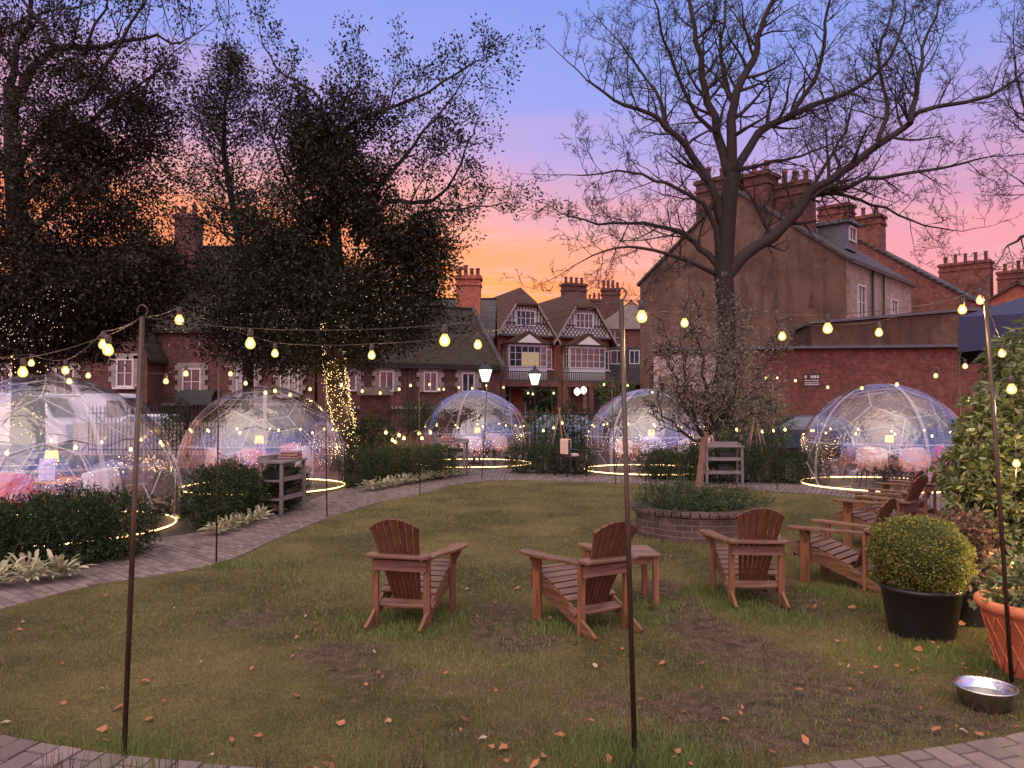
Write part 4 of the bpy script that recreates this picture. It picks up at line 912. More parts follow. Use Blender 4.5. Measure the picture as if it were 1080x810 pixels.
# evergreen in the middle
CYt = 21.0; cb = at(356, 450, CYt); ct = empty('evergreen_tree', (cb.x, CYt, 0), 0, 'big dark evergreen tree with fairy lights wound round its trunk', 'tree')
mb = MB(); tr_pts = [Vector((cb.x + .1, CYt, 0)), at(366, 470, CYt), at(358, 425, CYt), at(353, 390, CYt), at(352, 340, CYt), at(355, 270, CYt), at(352, 190, CYt), at(345, 135, CYt)]
mb.tube(tr_pts, [.34, .27, .25, .25, .22, .17, .1, .05], 12); mb.build('trunk', 'bark', ct, world=True)
mb = MB(); tips = []
CL = [([(352, 260), (353, 181), (342, 130), (335, 103), (312, 85), (290, 71), (275, 38)], .09, .015), ([(353, 190), (360, 140), (399, 119), (454, 98), (495, 67), (512, 62)], .09, .015),
      ([(370, 250), (399, 199), (436, 153), (472, 112), (495, 74)], .09, .015), ([(375, 260), (408, 213), (445, 213), (472, 199), (490, 162), (502, 130)], .10, .015),
      ([(380, 270), (440, 228), (500, 218), (545, 218)], .06, .01), ([(350, 250), (310, 200), (290, 150), (300, 110)], .08, .015), ([(352, 200), (380, 150), (410, 110), (425, 75)], .06, .012),
      ([(354, 300), (300, 250), (260, 230), (230, 220)], .07, .015), ([(360, 300), (420, 270), (460, 255), (480, 250)], .07, .015), ([(356, 310), (410, 300), (450, 310), (465, 325)], .05, .015), ([(352, 320), (290, 290), (250, 285), (215, 290)], .06, .015), ([(350, 200), (345, 140), (375, 95), (380, 75)], .05, .01)]
for pts, r0, r1 in CL: limb(mb, pts, r0, r1, CYt, (0, rnd.uniform(-1.5, 1.5)), depth=2, ln=1.25, dense=.5, tips=tips, rate=.9)
mb.build('branches', 'bark_dark', ct, world=True)
TP = np.array([tuple(t[0]) for t in tips]); TD = np.array([tuple(t[1]) for t in tips])
sel = nr.choice(len(TP), min(len(TP), 3600), replace=False)
P1_, D1_ = clustered(TP[sel], TD[sel], 8, .09)
E = [px_ell(355, 200, CYt, 62, 60), px_ell(350, 270, CYt, 88, 65), px_ell(350, 335, CYt, 108, 50), px_ell(410, 310, CYt, 62, 55), px_ell(270, 310, CYt, 78, 50), px_ell(345, 135, CYt, 50, 42), px_ell(445, 275, CYt, 38, 40), px_ell(290, 240, CYt, 48, 45), px_ell(415, 235, CYt, 50, 30), px_ell(310, 365, CYt, 95, 28)]
Cc, Dc = cloud(E, 12500, .1, w=[2.2, 1.9, 1.4, .9, .9, 1.15, .7, 1.0, 1.0, .9]); Cc, Dc = gaps(Cc, Dc, 1.0, -.1, 5.2); P2_, D2_ = clustered(Cc, Dc, 11, .15)
E2 = [px_ell(370, 100, CYt, 45, 22), px_ell(440, 130, CYt, 52, 28), px_ell(300, 110, CYt, 36, 28), px_ell(480, 170, CYt, 30, 40), px_ell(470, 235, CYt, 45, 22), px_ell(430, 185, CYt, 50, 30)]
Cc, Dc = cloud(E2, 1300, .1); Cc, Dc = gaps(Cc, Dc, 1.5, .25); P3_, D3_ = clustered(Cc, Dc, 10, .11)
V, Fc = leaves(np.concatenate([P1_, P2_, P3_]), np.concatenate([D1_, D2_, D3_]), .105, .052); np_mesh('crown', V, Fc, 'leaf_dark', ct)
# fairy lights: trunk and lower crown
k = 1100; t = nr.rand(k); TPp = np.array([tuple(resample(tr_pts[:5], .6 + 3.4 * q)) for q in t]); a_ = nr.rand(k) * 2 * PI
P = TPp + np.stack([np.cos(a_) * .30, np.sin(a_) * .30, 0 * a_], 1) * (1 + .12 * nr.randn(k, 1))
fo = lights_on('fairy_lights', P, .0095, 'fairy', 'golden fairy lights wound densely round the evergreen trunk')
FLIT = [(fo, at(353, yy, CYt - .62)) for yy in (385, 415, 445)] + [(fo, at(340, 430, CYt - .2)), (fo, at(370, 430, CYt - .2))]
Cc, _ = cloud([px_ell(350, 330, CYt - 1.8, 95, 40, 30), px_ell(410, 315, CYt - 1.8, 50, 30, 20), px_ell(215, 350, CYt - 2, 45, 25, 20)], 150, .2)
lights_on('fairy_lights', Cc, .008, 'fairy_w', 'pale fairy lights sprinkled through the evergreen crown')

# slender tree behind it
SY = 25; sb = at(262, 430, SY); stt = empty('slender_tree', (sb.x, SY, 0), 0, 'slender young tree with airy pointed crown left of the big evergreen', 'tree')
mb = MB(); sp_ = [Vector((sb.x, SY, 0)), at(262, 350, SY), at(254, 265, SY), at(236, 162, SY), at(237, 112, SY), at(244, 56, SY)]; mb.tube(sp_, [.2, .17, .13, .09, .05, .015], 9); mb.build('trunk', 'bark_dark', stt, world=True)
mb = MB(); tips = []
for k in range(60):
    t = 1.6 + 3.35 * k / 60; p = resample(sp_, t); a_ = k * 2.4; L = (4.98 - t) * .62 + .25
    grow(mb, p, Vector((math.cos(a_), math.sin(a_), .45)), L * rnd.uniform(.8, 1.15), .035, 2, tips=tips, up=.15)
mb.build('branches', 'bark_dark', stt, world=True)
TP = np.array([tuple(t[0]) for t in tips]); TD = np.array([tuple(t[1]) for t in tips]); Pq, Dq = clustered(TP, TD, 12, .12)
Cc, Dc = cloud([px_ell(240, 205, SY, 42, 40), px_ell(245, 250, SY, 55, 35), px_ell(238, 150, SY, 32, 34), px_ell(250, 310, SY, 60, 50)], 1300, .1, w=[.9, 1.2, .45, 1.3]); Cc, Dc = gaps(Cc, Dc, 1.2, .1); Pr, Dr = clustered(Cc, Dc, 7, .17)
V, Fc = leaves(np.concatenate([Pq, Pr]), np.concatenate([Dq, Dr]), .115, .055); np_mesh('crown', V, Fc, 'leaf_dark', stt)

# left tree mass
LYt = 18.5; lt = empty('yew_tree', (at(30, 430, LYt).x, LYt, 0), 0, 'huge dark tree filling the left side above the two left domes', 'tree')
mb = MB(); lp = [Vector((at(30, 430, LYt).x, LYt, 0)), at(30, 400, LYt), at(34, 330, LYt), at(20, 250, LYt), at(15, 180, LYt), at(10, 90, LYt)]
mb.tube(lp, [.42, .33, .30, .26, .22, .14], 12); mb.build('trunk', 'bark', lt, world=True)
mb = MB(); tips = []
LLm = [([(12, 160), (25, 90), (60, 52), (110, 48), (150, 40), (190, 45)], .15, .02), ([(15, 190), (-20, 120), (-30, 60), (10, 30), (60, 10)], .13, .03), ([(60, 52), (40, 20), (15, -10), (-10, -40)], .08, .02), ([(18, 220), (70, 160), (120, 110), (170, 70)], .10, .02),
       ([(20, 260), (80, 200), (130, 170), (175, 165)], .09, .02), ([(25, 290), (90, 270), (140, 260), (185, 290)], .08, .02), ([(15, 180), (60, 120), (100, 90), (140, 20), (165, -20)], .09, .02), ([(20, 250), (-40, 200), (-90, 150)], .12, .04), ([(10, 90), (30, 30), (40, -40)], .1, .03), ([(30, 330), (90, 325), (140, 335)], .07, .02), ([(90, 60), (110, 10), (130, -30)], .05, .01)]
for pts, r0, r1 in LLm: limb(mb, pts, r0, r1, LYt, (0, rnd.uniform(-1.5, 1.5)), depth=2, ln=1.5, dense=.5, tips=tips, rate=.9)
for (px, py) in [(170, 0), (200, -5), (225, -10), (150, -5), (185, -8), (238, -15)]:
    grow(mb, at(px, py, LYt), Vector((.25, 0, -.9)), rnd.uniform(.9, 1.6), .02, 2, up=-.1, tips=None, curl=.2)
mb.build('branches', 'bark_dark', lt, world=True)
TP = np.array([tuple(t[0]) for t in tips]); TD = np.array([tuple(t[1]) for t in tips]); Pq, Dq = clustered(TP, TD, 7, .09)
E = [px_ell(60, 130, LYt, 90, 70), px_ell(110, 200, LYt, 78, 60), px_ell(20, 230, LYt, 95, 60), px_ell(60, 300, LYt, 110, 62), px_ell(140, 290, LYt, 52, 50), px_ell(110, 130, LYt, 70, 50), px_ell(150, 90, LYt, 40, 40), px_ell(30, 345, LYt, 100, 40), px_ell(30, 50, LYt, 80, 50), px_ell(-60, 250, LYt, 90, 130)]
Cc, Dc = cloud(E, 15500, .1, w=[1.2, 1.7, 1.4, 2.4, 1.2, 1.0, .5, 1.7, .8, 1.0]); Cc, Dc = gaps(Cc, Dc, 1.15, -.08, 5.0); Pr, Dr = clustered(Cc, Dc, 11, .14)
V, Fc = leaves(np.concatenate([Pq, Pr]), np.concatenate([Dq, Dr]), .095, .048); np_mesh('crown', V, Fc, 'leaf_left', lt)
Cc, _ = cloud([px_ell(25, 350, LYt - 2.2, 45, 22, 20), px_ell(60, 318, LYt - 2, 22, 16, 15), px_ell(15, 335, LYt - 2, 18, 25, 15)], 90, .3)
lights_on('fairy_lights', Cc, .009, 'fairy_w', 'fairy lights sprinkled on the lower branches of the left tree')
k = 260; t = nr.rand(k); TPp = np.array([tuple(resample(lp[:3], 2 * q)) for q in t]); a_ = nr.rand(k) * 2 * PI
lights_on('fairy_lights', TPp + np.stack([np.cos(a_) * .4, np.sin(a_) * .4, 0 * a_], 1), .011, 'fairy', 'fairy lights wound round the left tree trunk behind the leftmost dome')
# background dark evergreen screen on the far left street edge
sc_ = empty('ivy_screen', (-11.5, 27.3, 0), 0, 'tall dark evergreen shrub filling the gap behind the second dome', 'shrub')
mb = MB(); mb.tube([(-11.5, 27.3, 0), (-11.5, 27.3, 2.0)], [.08, .03], 6); mb.build('stem', 'bark_dark', sc_, world=True)
Cc, Dc = cloud([px_ell(186, 447, 27.3, 14, 26)], 300, .3); Pq, Dq = clustered(Cc, Dc, 8, .09); V, Fc = leaves(Pq, Dq, .09, .03); np_mesh('foliage', V, Fc, 'leaf_yew', sc_)

# glow of the wound fairy lights
def add_light(parent, loc, power, col=(1, .66, .30), r=.03, name='light'):
    l_ = bpy.data.lights.new(name, 'POINT'); l_.energy = power; l_.color = col; l_.shadow_soft_size = r
    o = bpy.data.objects.new(name, l_); COL.objects.link(o); o.parent = parent; o.location = loc; return o
for fo_, p_ in FLIT: add_light(fo_, p_, 7, (1, .62, .26), .06)

# ------------------------------------------------------------------ planter and olive tree
pc = Vector((2.56, 10.75, 0)); PR = .83
pl = empty('round_planter', pc, 0, 'low round dark brick planter on the lawn', 'planter')
mb = MB(); mb.lathe([(PR, 0), (PR, .33), (PR - .12, .33), (PR - .12, .05)], 64, cap=False, smooth=False); mb.build('brick_ring', 'planter', pl)
mb = MB()
for j in range(45):
    a_ = 2 * PI * j / 45; mb.box(((PR - .06) * math.cos(a_), (PR - .06) * math.sin(a_), .36 + rnd.uniform(-.004, .004)), (.215, .105, .065), rz=a_)
mb.build('coping', 'planter', pl, bevel=.006)
mb = MB(); mb.lathe([(PR - .125, .02), (PR - .125, .27), (.4, .31), (.01, .33)], 32); mb.build('soil', 'soil', pl)
def frond_bush(name, c, label, ells, n_, m, L, W, mat, spread=.05, cat='shrub', up=.2, group=None, stems=True):
    r = empty(name, c, 0, label, cat, group); Cc, Dc = cloud(ells, n_, .2); Dc = Dc + np.array([0, 0, up])
    k = np.repeat(np.arange(len(Cc)), m); t = np.tile(np.linspace(0, 1, m), len(Cc))[:, None]
    Dd = unit(Dc + nr.randn(*Dc.shape) * .5)[k]; P = Cc[k] + Dd * t * spread * 4 + nr.randn(len(k), 3) * spread * .35
    P[:, 2] = np.maximum(P[:, 2], .03)
    V, Fc = leaves(P, Dd + nr.randn(len(k), 3) * .55, L, W); np_mesh('foliage', V, Fc, mat, r)
    if stems:
        mb = MB(); cc = Vector(c)
        for j in range(7):
            e = ells[j % len(ells)]; mb.tube([(c[0] + rnd.uniform(-.01, .01), c[1], max(.0, c[2])), (e[0] + rnd.uniform(-.3, .3) * e[3], e[1] + rnd.uniform(-.3, .3) * e[4], e[2] + .3 * e[5])], [.014, .005], 4)
        mb.build('stems', 'bark_dark', r, world=True)
    return r
frond_bush('juniper', (pc.x, pc.y, .3), 'spreading green juniper filling the round brick planter',
           [(pc.x - .40, pc.y - .2, .44, .42, .4, .22), (pc.x + .35, pc.y - .2, .40, .42, .4, .16), (pc.x, pc.y + .2, .42, .5, .4, .18), (pc.x - .1, pc.y - .4, .38, .4, .3, .12), (pc.x + .62, pc.y - .1, .42, .34, .3, .12)], 1250, 8, .05, .015, 'leaf_juniper', .042)
ot = empty('olive_tree', (pc.x, pc.y, .3), 0, 'small olive tree with fine grey leaves growing from the brick planter', 'tree')
OY = pc.y; mb = MB(); op = [at(737, 532, OY), at(737, 515, OY), at(740, 490, OY), at(742, 468, OY), at(744, 455, OY)]; mb.tube(op, [.066, .056, .05, .048, .05], 12); mb.build('trunk', 'bark_olive', ot, world=True)
mb = MB(); tips = []
OL = [([(743, 460), (725, 435), (710, 400), (705, 360)], .035, .006), ([(743, 460), (745, 420), (740, 380), (735, 335)], .04, .006), ([(745, 458), (765, 430), (780, 395), (785, 350)], .035, .006), ([(742, 464), (715, 450), (700, 430), (690, 405)], .025, .005), ([(746, 458), (775, 445), (800, 435), (815, 420)], .028, .005),
      ([(744, 450), (755, 400), (762, 360), (765, 330)], .03, .005), ([(746, 456), (785, 420), (805, 390), (812, 360)], .028, .005), ([(742, 458), (725, 420), (722, 390), (718, 350)], .025, .005)]
for pts, r0, r1 in OL: limb(mb, pts, r0, r1, OY, (0, rnd.uniform(-.5, .5)), depth=2, ln=.42, dense=.12, tips=tips, rate=.95)
mb.build('branches', 'bark_dark', ot, world=True)
TP = np.array([tuple(t[0]) for t in tips]); TD = np.array([tuple(t[1]) for t in tips]); print('olive tips', len(TP))
Pq, Dq = clustered(TP, TD, 5, .05)
Cc, Dc = cloud([px_ell(748, 400, OY, 50, 52), px_ell(790, 415, OY, 36, 34), px_ell(720, 410, OY, 34, 40), px_ell(760, 365, OY, 38, 30), px_ell(800, 435, OY, 26, 18)], 900, .1); Pr, Dr = clustered(Cc, Dc, 7, .045)
Pq = np.concatenate([Pq, Pr]); Dq = np.concatenate([Dq, Dr])
V, Fc = leaves(Pq, Dq, .055, .012); np_mesh('crown', V, Fc, 'leaf_olive', ot)

# ------------------------------------------------------------------ hedges and beds
def hedge(px0, py0, px1, py1, h, d, label, dens=900, mat='leaf_yew', name='hedge', L=.055, W=.016):
    a_ = gr(px0, py0); b_ = gr(px1, py1); n_ = max(3, int((b_ - a_).length / .45)); ells = []; mid = (a_ + b_) / 2; mid.z = 0
    for i in range(n_ + 1):
        p = a_.lerp(b_, i / n_) + Vector((0, d / 2, 0)); hh = h * rnd.uniform(.88, 1.08)
        ells.append((p.x + rnd.uniform(-.06, .06), p.y, hh * .5, .36, d * .55, hh * .52))
    o = frond_bush(name, mid, label, ells, int(dens * 2.3 * (b_ - a_).length), 6, L, W, mat, .026, 'hedge', stems=False)
    mb = MB(); mb.tube([(e[0], e[1], .02) for e in ells], .03, 5)
    for e in ells:
        for k in range(9):
            x = e[0] + rnd.uniform(-.22, .22); y = e[1] + rnd.uniform(-.6, .6) * e[4]; mb.tube([(e[0], e[1], .02), (x, y, .12), (x + rnd.uniform(-.1, .1), y + rnd.uniform(-.1, .1), e[5] * 1.5)], [.014, .011, .005], 4)
    mb.build('stems', 'bark_dark', o, world=True); return o
hedge(-60, 612, 98, 598, .76, 1.0, 'feathery dark hedge in front of the leftmost dome', 1300)
hedge(205, 562, 292, 540, .82, 1.1, 'dark hedge in front of the second dome beside the grey trolley', 800)
hedge(372, 517, 462, 507, .80, 1.6, 'long dark hedge left of the middle-left dome', 620)
hedge(551, 501, 614, 502, .78, 1.0, 'dark hedge between the two middle domes', 620)
hedge(690, 508, 745, 510, .80, 1.1, 'dark hedge right of the middle-right dome behind the planter', 560)
hedge(745, 510, 868, 513, .82, 1.1, 'dark clipped hedge behind the right trolley, reaching the right dome', 560)
hedge(945, 514, 1000, 516, .85, 1.0, 'dark hedge at the right side of the right dome', 560)
def shrub(px, py, Y, rx, ry, label, mat='leaf_ivy', n_=420, L=.08, W=.035, name='shrub', lift=0, spread=.03):
    c = at(px, py, Y); e = px_ell(px, py, Y, rx, ry); return frond_bush(name, (c.x, c.y, 0), label, [e, (e[0], e[1], max(.2, e[2] - e[5] * .7), e[3] * .8, e[4] * .8, e[5] * .5)], n_, 6, L, W, mat, spread)
shrub(392, 462, 19.5, 20, 22, 'rounded dark evergreen shrub at the foot of the fairy-lit trunk', 'leaf_yew')
shrub(440, 440, 24, 20, 18, 'rounded bush by the railings left of the middle-left dome')
shrub(545, 462, 26, 14, 22, 'dark bush at the right side of the middle-left dome', 'leaf_yew')
shrub(573, 455, 25.5, 20, 22, 'loose leafy shrub with hanging bulbs between middle domes')
shrub(604, 450, 25.0, 18, 26, 'tall dark shrub left of the middle-right dome', 'leaf_yew')
shrub(775, 440, 22, 26, 26, 'loose shrub behind the hedge and right of the olive trunk')
shrub(812, 447, 22.5, 24, 24, 'leafy shrub behind the clipped hedge near the cane frame', 'leaf_ivy')
shrub(650, 415, 50, 20, 16, 'ivy clad tree beside the slate house', 'leaf_ivy', 300, .2, .09)
shrub(570, 420, 49, 16, 12, 'bush before the timbered house porch', 'leaf_yew', 300, .2, .09)
shrub(180, 552, 12.6, 12, 12, 'small shrub between the two left domes', 'leaf_yew', 200)
shrub(985, 455, 19.5, 26, 18, 'green shrub behind the right dome', 'leaf_ivy')
# ornamental grass
def tussock(px, py, label, h=.9, n_=260, r=.3, mat='leaf_dry', name='ornamental_grass'):
    c = gr(px, py); B = np.stack([c.x + nr.randn(n_) * r * .4, c.y + nr.randn(n_) * r * .4, np.zeros(n_)], 1); D = unit(np.stack([nr.randn(n_) * .35, nr.randn(n_) * .35, np.ones(n_)], 1))
    hh = h * (.6 + .6 * nr.rand(n_, 1)); q = unit(np.cross(D, nr.randn(n_, 3))) * .006; droop = np.stack([D[:, 0], D[:, 1], -np.abs(D[:, 0]) - .1], 1) * hh * .35
    m1_ = B + D * hh * .6; t_ = B + D * hh + droop; V = np.stack([B - q, B + q, m1_ + q, m1_ - q, m1_ - q, m1_ + q, t_ + q * .3, t_ - q * .3], 1).reshape(-1, 3)
    o = np_mesh(name, V, np.arange(n_ * 8).reshape(-1, 4), mat); tag(o, label, 'plant', 'ornamental grasses in the beds'); return o
tussock(402, 498, 'tall straw coloured grass nearest the fairy-lit trunk', 1.15, 420, .6)
tussock(425, 495, 'tall straw coloured grass behind the long hedge', 1.1, 420, .6)
tussock(447, 490, 'straw coloured grass just left of the grey trolley by middle dome', 1.0, 300, .5)
tussock(722, 492, 'straw grass right of the middle-right dome', .9, 200, .4)
# hostas
HC = {}
def hosta(px, py, label, r=.22, mat='leaf_hosta', L=.20, W=.085, n_=46):
    L *= .75; W *= .6; n_ = int(n_ * 1.5)
    c = gr(px, py); D = unit(np.stack([nr.randn(n_), nr.randn(n_), np.abs(nr.randn(n_)) * .6 + .25], 1)); P = np.array([c.x, c.y, .06]) + D * r * nr.rand(n_, 1) * .7
    Lq = L * (1 + .35 * (nr.rand(n_, 1) * 2 - 1)); Q = unit(np.cross(D, np.array([0, 0, 1.])[None]) + .2 * nr.randn(n_, 3)); H = np.cross(Q, D) ; H *= np.sign(H[:, 2:3] + 1e-6)
    rows = []
    for t, wd, dr in ((0, .12, 0), (.3, .85, .02), (.6, .9, -.01), (.85, .5, -.09), (1.0, .03, -.16)):
        cpt = P + D * Lq * t + np.array([0, 0, 1.]) * dr * Lq; rows += [cpt - Q * W * .5 * wd + H * .012 * wd, cpt, cpt + Q * W * .5 * wd + H * .012 * wd]
    V = np.stack(rows, 1).reshape(-1, 3); V[:, 2] = np.maximum(V[:, 2], .02); fs = []
    for i in range(4):
        b = 3 * i; fs += [(b, b + 1, b + 4, b + 3), (b + 1, b + 2, b + 5, b + 4)]
    Fc = (np.array(fs)[None] + 15 * np.arange(n_)[:, None, None]).reshape(-1, 4)
    o = np_mesh('hosta', V, Fc, mat); tag(o, label, 'plant', 'pale hostas along the path edge'); return o
for q in [(-5, 622, 'pale broad leaved hosta cut off by the left edge', .3), (30, 617, 'pale hosta at the foot of the leftmost hedge, second from left edge', .3), (62, 612, 'pale hosta beside the path at the hedge end', .28), (84, 601, 'low green plant at the corner of the leftmost hedge', .2)]:
    hosta(q[0], q[1], q[2], q[3], 'leaf_hosta' if q[0] < 80 else 'leaf_juniper', .2 if q[0] < 80 else .1)
for i, (px, py) in enumerate([(228, 566), (241, 562), (254, 558), (266, 554), (276, 550), (290, 544)]):
    hosta(px, py, 'small pale hosta in the row below the second dome hedge', .2, L=.14, W=.06)
for i in range(11):
    t = i / 10; hosta(388 + 72 * t, 519 - 12.5 * t, 'pale ground plant in the row along the long hedge', .22, L=.17, W=.07, n_=38)
for i in range(4): hosta(468 + 9 * i, 506 - 1.5 * i, 'pale ground plant beneath the trolley by the middle-left dome', .2, L=.15, W=.06, n_=30)
# foreground weeds on the near edge
for i, (px, h_) in enumerate([(20, .22), (75, .26), (118, .35), (140, .2), (345, .3), (372, .38), (420, .22), (455, .2), (640, .25), (668, .28), (700, .24), (195, .18), (250, .16), (500, .17)]):
    c = at(px, 815, 3.35); n_ = 26; B = np.stack([c.x + nr.randn(n_) * .05, 3.66 + nr.randn(n_) * .04, np.zeros(n_)], 1); D = unit(np.stack([nr.randn(n_) * .22, nr.randn(n_) * .2, np.ones(n_)], 1)); hh = h_ * (.5 + .7 * nr.rand(n_, 1)) * .95
    q = unit(np.cross(D, nr.randn(n_, 3))) * .0028; V = np.stack([B - q, B + q, B + D * hh], 1).reshape(-1, 3)
    o = np_mesh('weed', V, np.arange(n_ * 3).reshape(-1, 3), 'grasstuft' if i % 3 else 'bark_dark')
    tag(o, ('green weed tuft' if i % 3 else 'dark dried stalks') + ' on the near lawn edge, ' + ['first', 'second', 'third', 'fourth', 'sixth', 'seventh', 'eighth', 'ninth', 'eleventh', 'twelfth', 'thirteenth', 'fifth clump', 'next clump', 'tenth'][i] + ' from the left', 'plant', 'weeds on the near lawn edge')

# ------------------------------------------------------------------ igloo domes
phi = (1 + 5 ** .5) / 2
def trunc_ico():
    base = []
    for a_, b_, c_ in ((0, 1, 3 * phi), (1, 2 + phi, 2 * phi), (phi, 2, 2 * phi + 1)):
        for s1 in (-1, 1):
            for s2 in (-1, 1):
                for s3 in (-1, 1):
                    v = (a_ * s1, b_ * s2, c_ * s3)
                    for k in range(3): base.append((v[k], v[(k + 1) % 3], v[(k + 2) % 3]))
    V = np.unique(np.round(np.array(base), 6), axis=0); V = unit(V); n_ = len(V); d = np.linalg.norm(V[:, None] - V[None], axis=2); m_ = d[d > 1e-3].min()
    Ed = [(i, j) for i in range(n_) for j in range(i + 1, n_) if d[i, j] < m_ * 1.05]; return V, Ed
TV, TE = trunc_ico(); DR, DZ = 1.8, .42; BR = math.sqrt(DR * DR - DZ * DZ)
# put a pentagon on top
pen = None
ang = math.atan(1 / phi)
def sph(th, ph, r=DR): return Vector((r * math.cos(ph) * math.cos(th), r * math.cos(ph) * math.sin(th), DZ + r * math.sin(ph)))
def dome_meshes():
    ph0 = -math.asin(DZ / DR); film = MB(); nu, nv = 72, 34; vs = []
    for j in range(nv + 1):
        ph_ = ph0 + (PI / 2 - ph0) * j / nv
        for i in range(nu):
            th = 2 * PI * i / nu; k = 1 + .006 * math.sin(5 * th + 3 * ph_) * math.cos(ph_) - .012 * abs(math.sin(2.5 * th)) * math.cos(ph_) + .004 * math.sin(13 * th + 7 * ph_)
            vs.append(sph(th, ph_, DR * k))
    fs = [(j * nu + i, j * nu + (i + 1) % nu, (j + 1) * nu + (i + 1) % nu, (j + 1) * nu + i) for j in range(nv) for i in range(nu)]
    film.add(vs, fs, 0, True)
    fr = MB(); Rm = Matrix.Rotation(.36, 3, 'Z') @ Matrix.Rotation(R(20.9), 3, 'X'); PV = [Rm @ Vector(v) for v in TV]; zc = -DZ / DR
    for i, j in TE:
        a_, b_ = PV[i], PV[j]
        if a_.z < zc and b_.z < zc: continue
        if a_.z < zc: a_, b_ = b_, a_
        if b_.z < zc: b_ = a_.lerp(b_, (a_.z - zc) / (a_.z - b_.z))
        pa = a_.normalized() * DR * .965; pb = b_.normalized() * DR * .965
        pa = pa + Vector((0, 0, DZ)); pb = pb + Vector((0, 0, DZ)); pb.z = max(.02, pb.z); fr.tube([pa, pb], .0095, 6)
    for v in PV:
        if v.z > zc: p = v * DR * .965 + Vector((0, 0, DZ)); fr.lathe([(.0, -.022), (.026, -.012), (.026, .012), (.0, .022)], 8, p)
    se = MB()
    for k in range(5):
        th = .5 + k * 2 * PI / 5; row = []
        for j in range(25):
            ph_ = ph0 + (PI / 2 - .12 - ph0) * j / 24; wd = .034 / max(.15, math.cos(ph_)) / DR; row += [sph(th - wd, ph_, DR * 1.012), sph(th + wd, ph_, DR * 1.012)]
        se.add(row, [(2 * j, 2 * j + 1, 2 * j + 3, 2 * j + 2) for j in range(24)], 0, True)
    for ph_ in (.30,):
        row = []; 
        for i in range(73):
            th = 2 * PI * i / 72; row += [sph(th, ph_ - .010, DR * 1.010), sph(th, ph_ + .010, DR * 1.010)]
        se.add(row, [(2 * j, 2 * j + 2, 2 * j + 3, 2 * j + 1) for j in range(72)], 0, True)
    # arched door flap seam facing the lawn
    th0 = -1.15
    pts = [(th0 - .30, ph0 + .02), (th0 - .30, .25), (th0 - .24, .42), (th0, .5), (th0 + .24, .42), (th0 + .30, .25), (th0 + .30, ph0 + .02)]
    se.tube([sph(a_, b_, DR * 1.016) for a_, b_ in pts], .014, 5)
    led = MB(); led.tube([(BR * math.cos(2 * PI * i / 60) * .985, BR * math.sin(2 * PI * i / 60) * .985, .035) for i in range(60)], .010, 6, closed=True)
    fl = MB(); fl.lathe([(.01, .0), (BR * .97, .0), (BR * .97, .018), (.01, .022)], 48, cap=True)
    return film, fr, se, led, fl
DM = dome_meshes()
ball = MB(); ball.lathe([(.0, -.03), (.018, -.024), (.024, -.008), (.02, .01), (.01, .025), (.0, .03)], 8)
ball_me = ball.build('bulb', 'farbulb'); 
def add_light(parent, loc, power, col=(1, .66, .30), r=.03, name='light'):
    l_ = bpy.data.lights.new(name, 'POINT'); l_.energy = power; l_.color = col; l_.shadow_soft_size = r
    o = bpy.data.objects.new(name, l_); COL.objects.link(o); o.parent = parent; o.location = loc; return o
domes = []
def dome(c, rz, label, s=1.0):
    if not domes:
        d = empty('igloo_dome', c, rz, label, 'dome', 'clear igloo dining domes')
        DM[0].build('cover', 'film', d); DM[1].build('frame', 'frame', d); DM[2].build('seams', 'seam', d); DM[3].build('light_strip', 'led', d); DM[4].build('floor', 'mat_floor', d)
    else:
        d = copy_tree(domes[0]); d.location = c; d.rotation_euler.z = rz; d['label'] = label
    d.scale = (s, s, s); domes.append(d); return d
DP = [((-6.7, 11.1, 0), .1, 'leftmost clear igloo dome cut off by the picture edge', 1.0), ((-5.44, 16.95, 0), .75, 'second clear dome from the left with its hedge and grey trolley', 1.0),
      ((-1.18, 24.0, 0), .2, 'small looking clear dome under the street lamp lantern', 1.03), ((3.78, 21.5, 0), 1.0, 'clear dome partly hidden behind the olive tree', 1.02), ((8.4, 17.4, 0), .45, 'rightmost clear dome before the high brick wall', 1.03)]
for q in DP: dome(*q)

def dome_string(c, label, r=1.55, z=1.28, n_=13, ph_=0):
    s = empty('string_light', (c[0], c[1], 0), 0, label, 'string lights'); mb = MB(); pts = []
    for i in range(60): a_ = 2 * PI * i / 60; pts.append((r * math.cos(a_), r * math.sin(a_), z + .06 + .05 * math.sin(a_ * n_ + ph_)))
    mb.tube(pts, .006, 4, closed=True); mb.build('cable', 'wire', s)
    for i in range(n_):
        a_ = 2 * PI * (i + .3) / n_ + ph_; b_ = ball_me.copy(); COL.objects.link(b_); b_.parent = s; b_.location = (r * math.cos(a_), r * math.sin(a_), z + rnd.uniform(-.06, .03)); b_.name = 'bulb'
ord_ = ['leftmost dome', 'second dome from the left', 'middle-left dome under the lantern', 'dome behind the olive tree', 'rightmost dome']
for i, q in enumerate(DP): dome_string(q[0], 'ring of small bulbs strung round inside the ' + ord_[i], z=1.22 + .05 * (i % 2), ph_=i * .7)

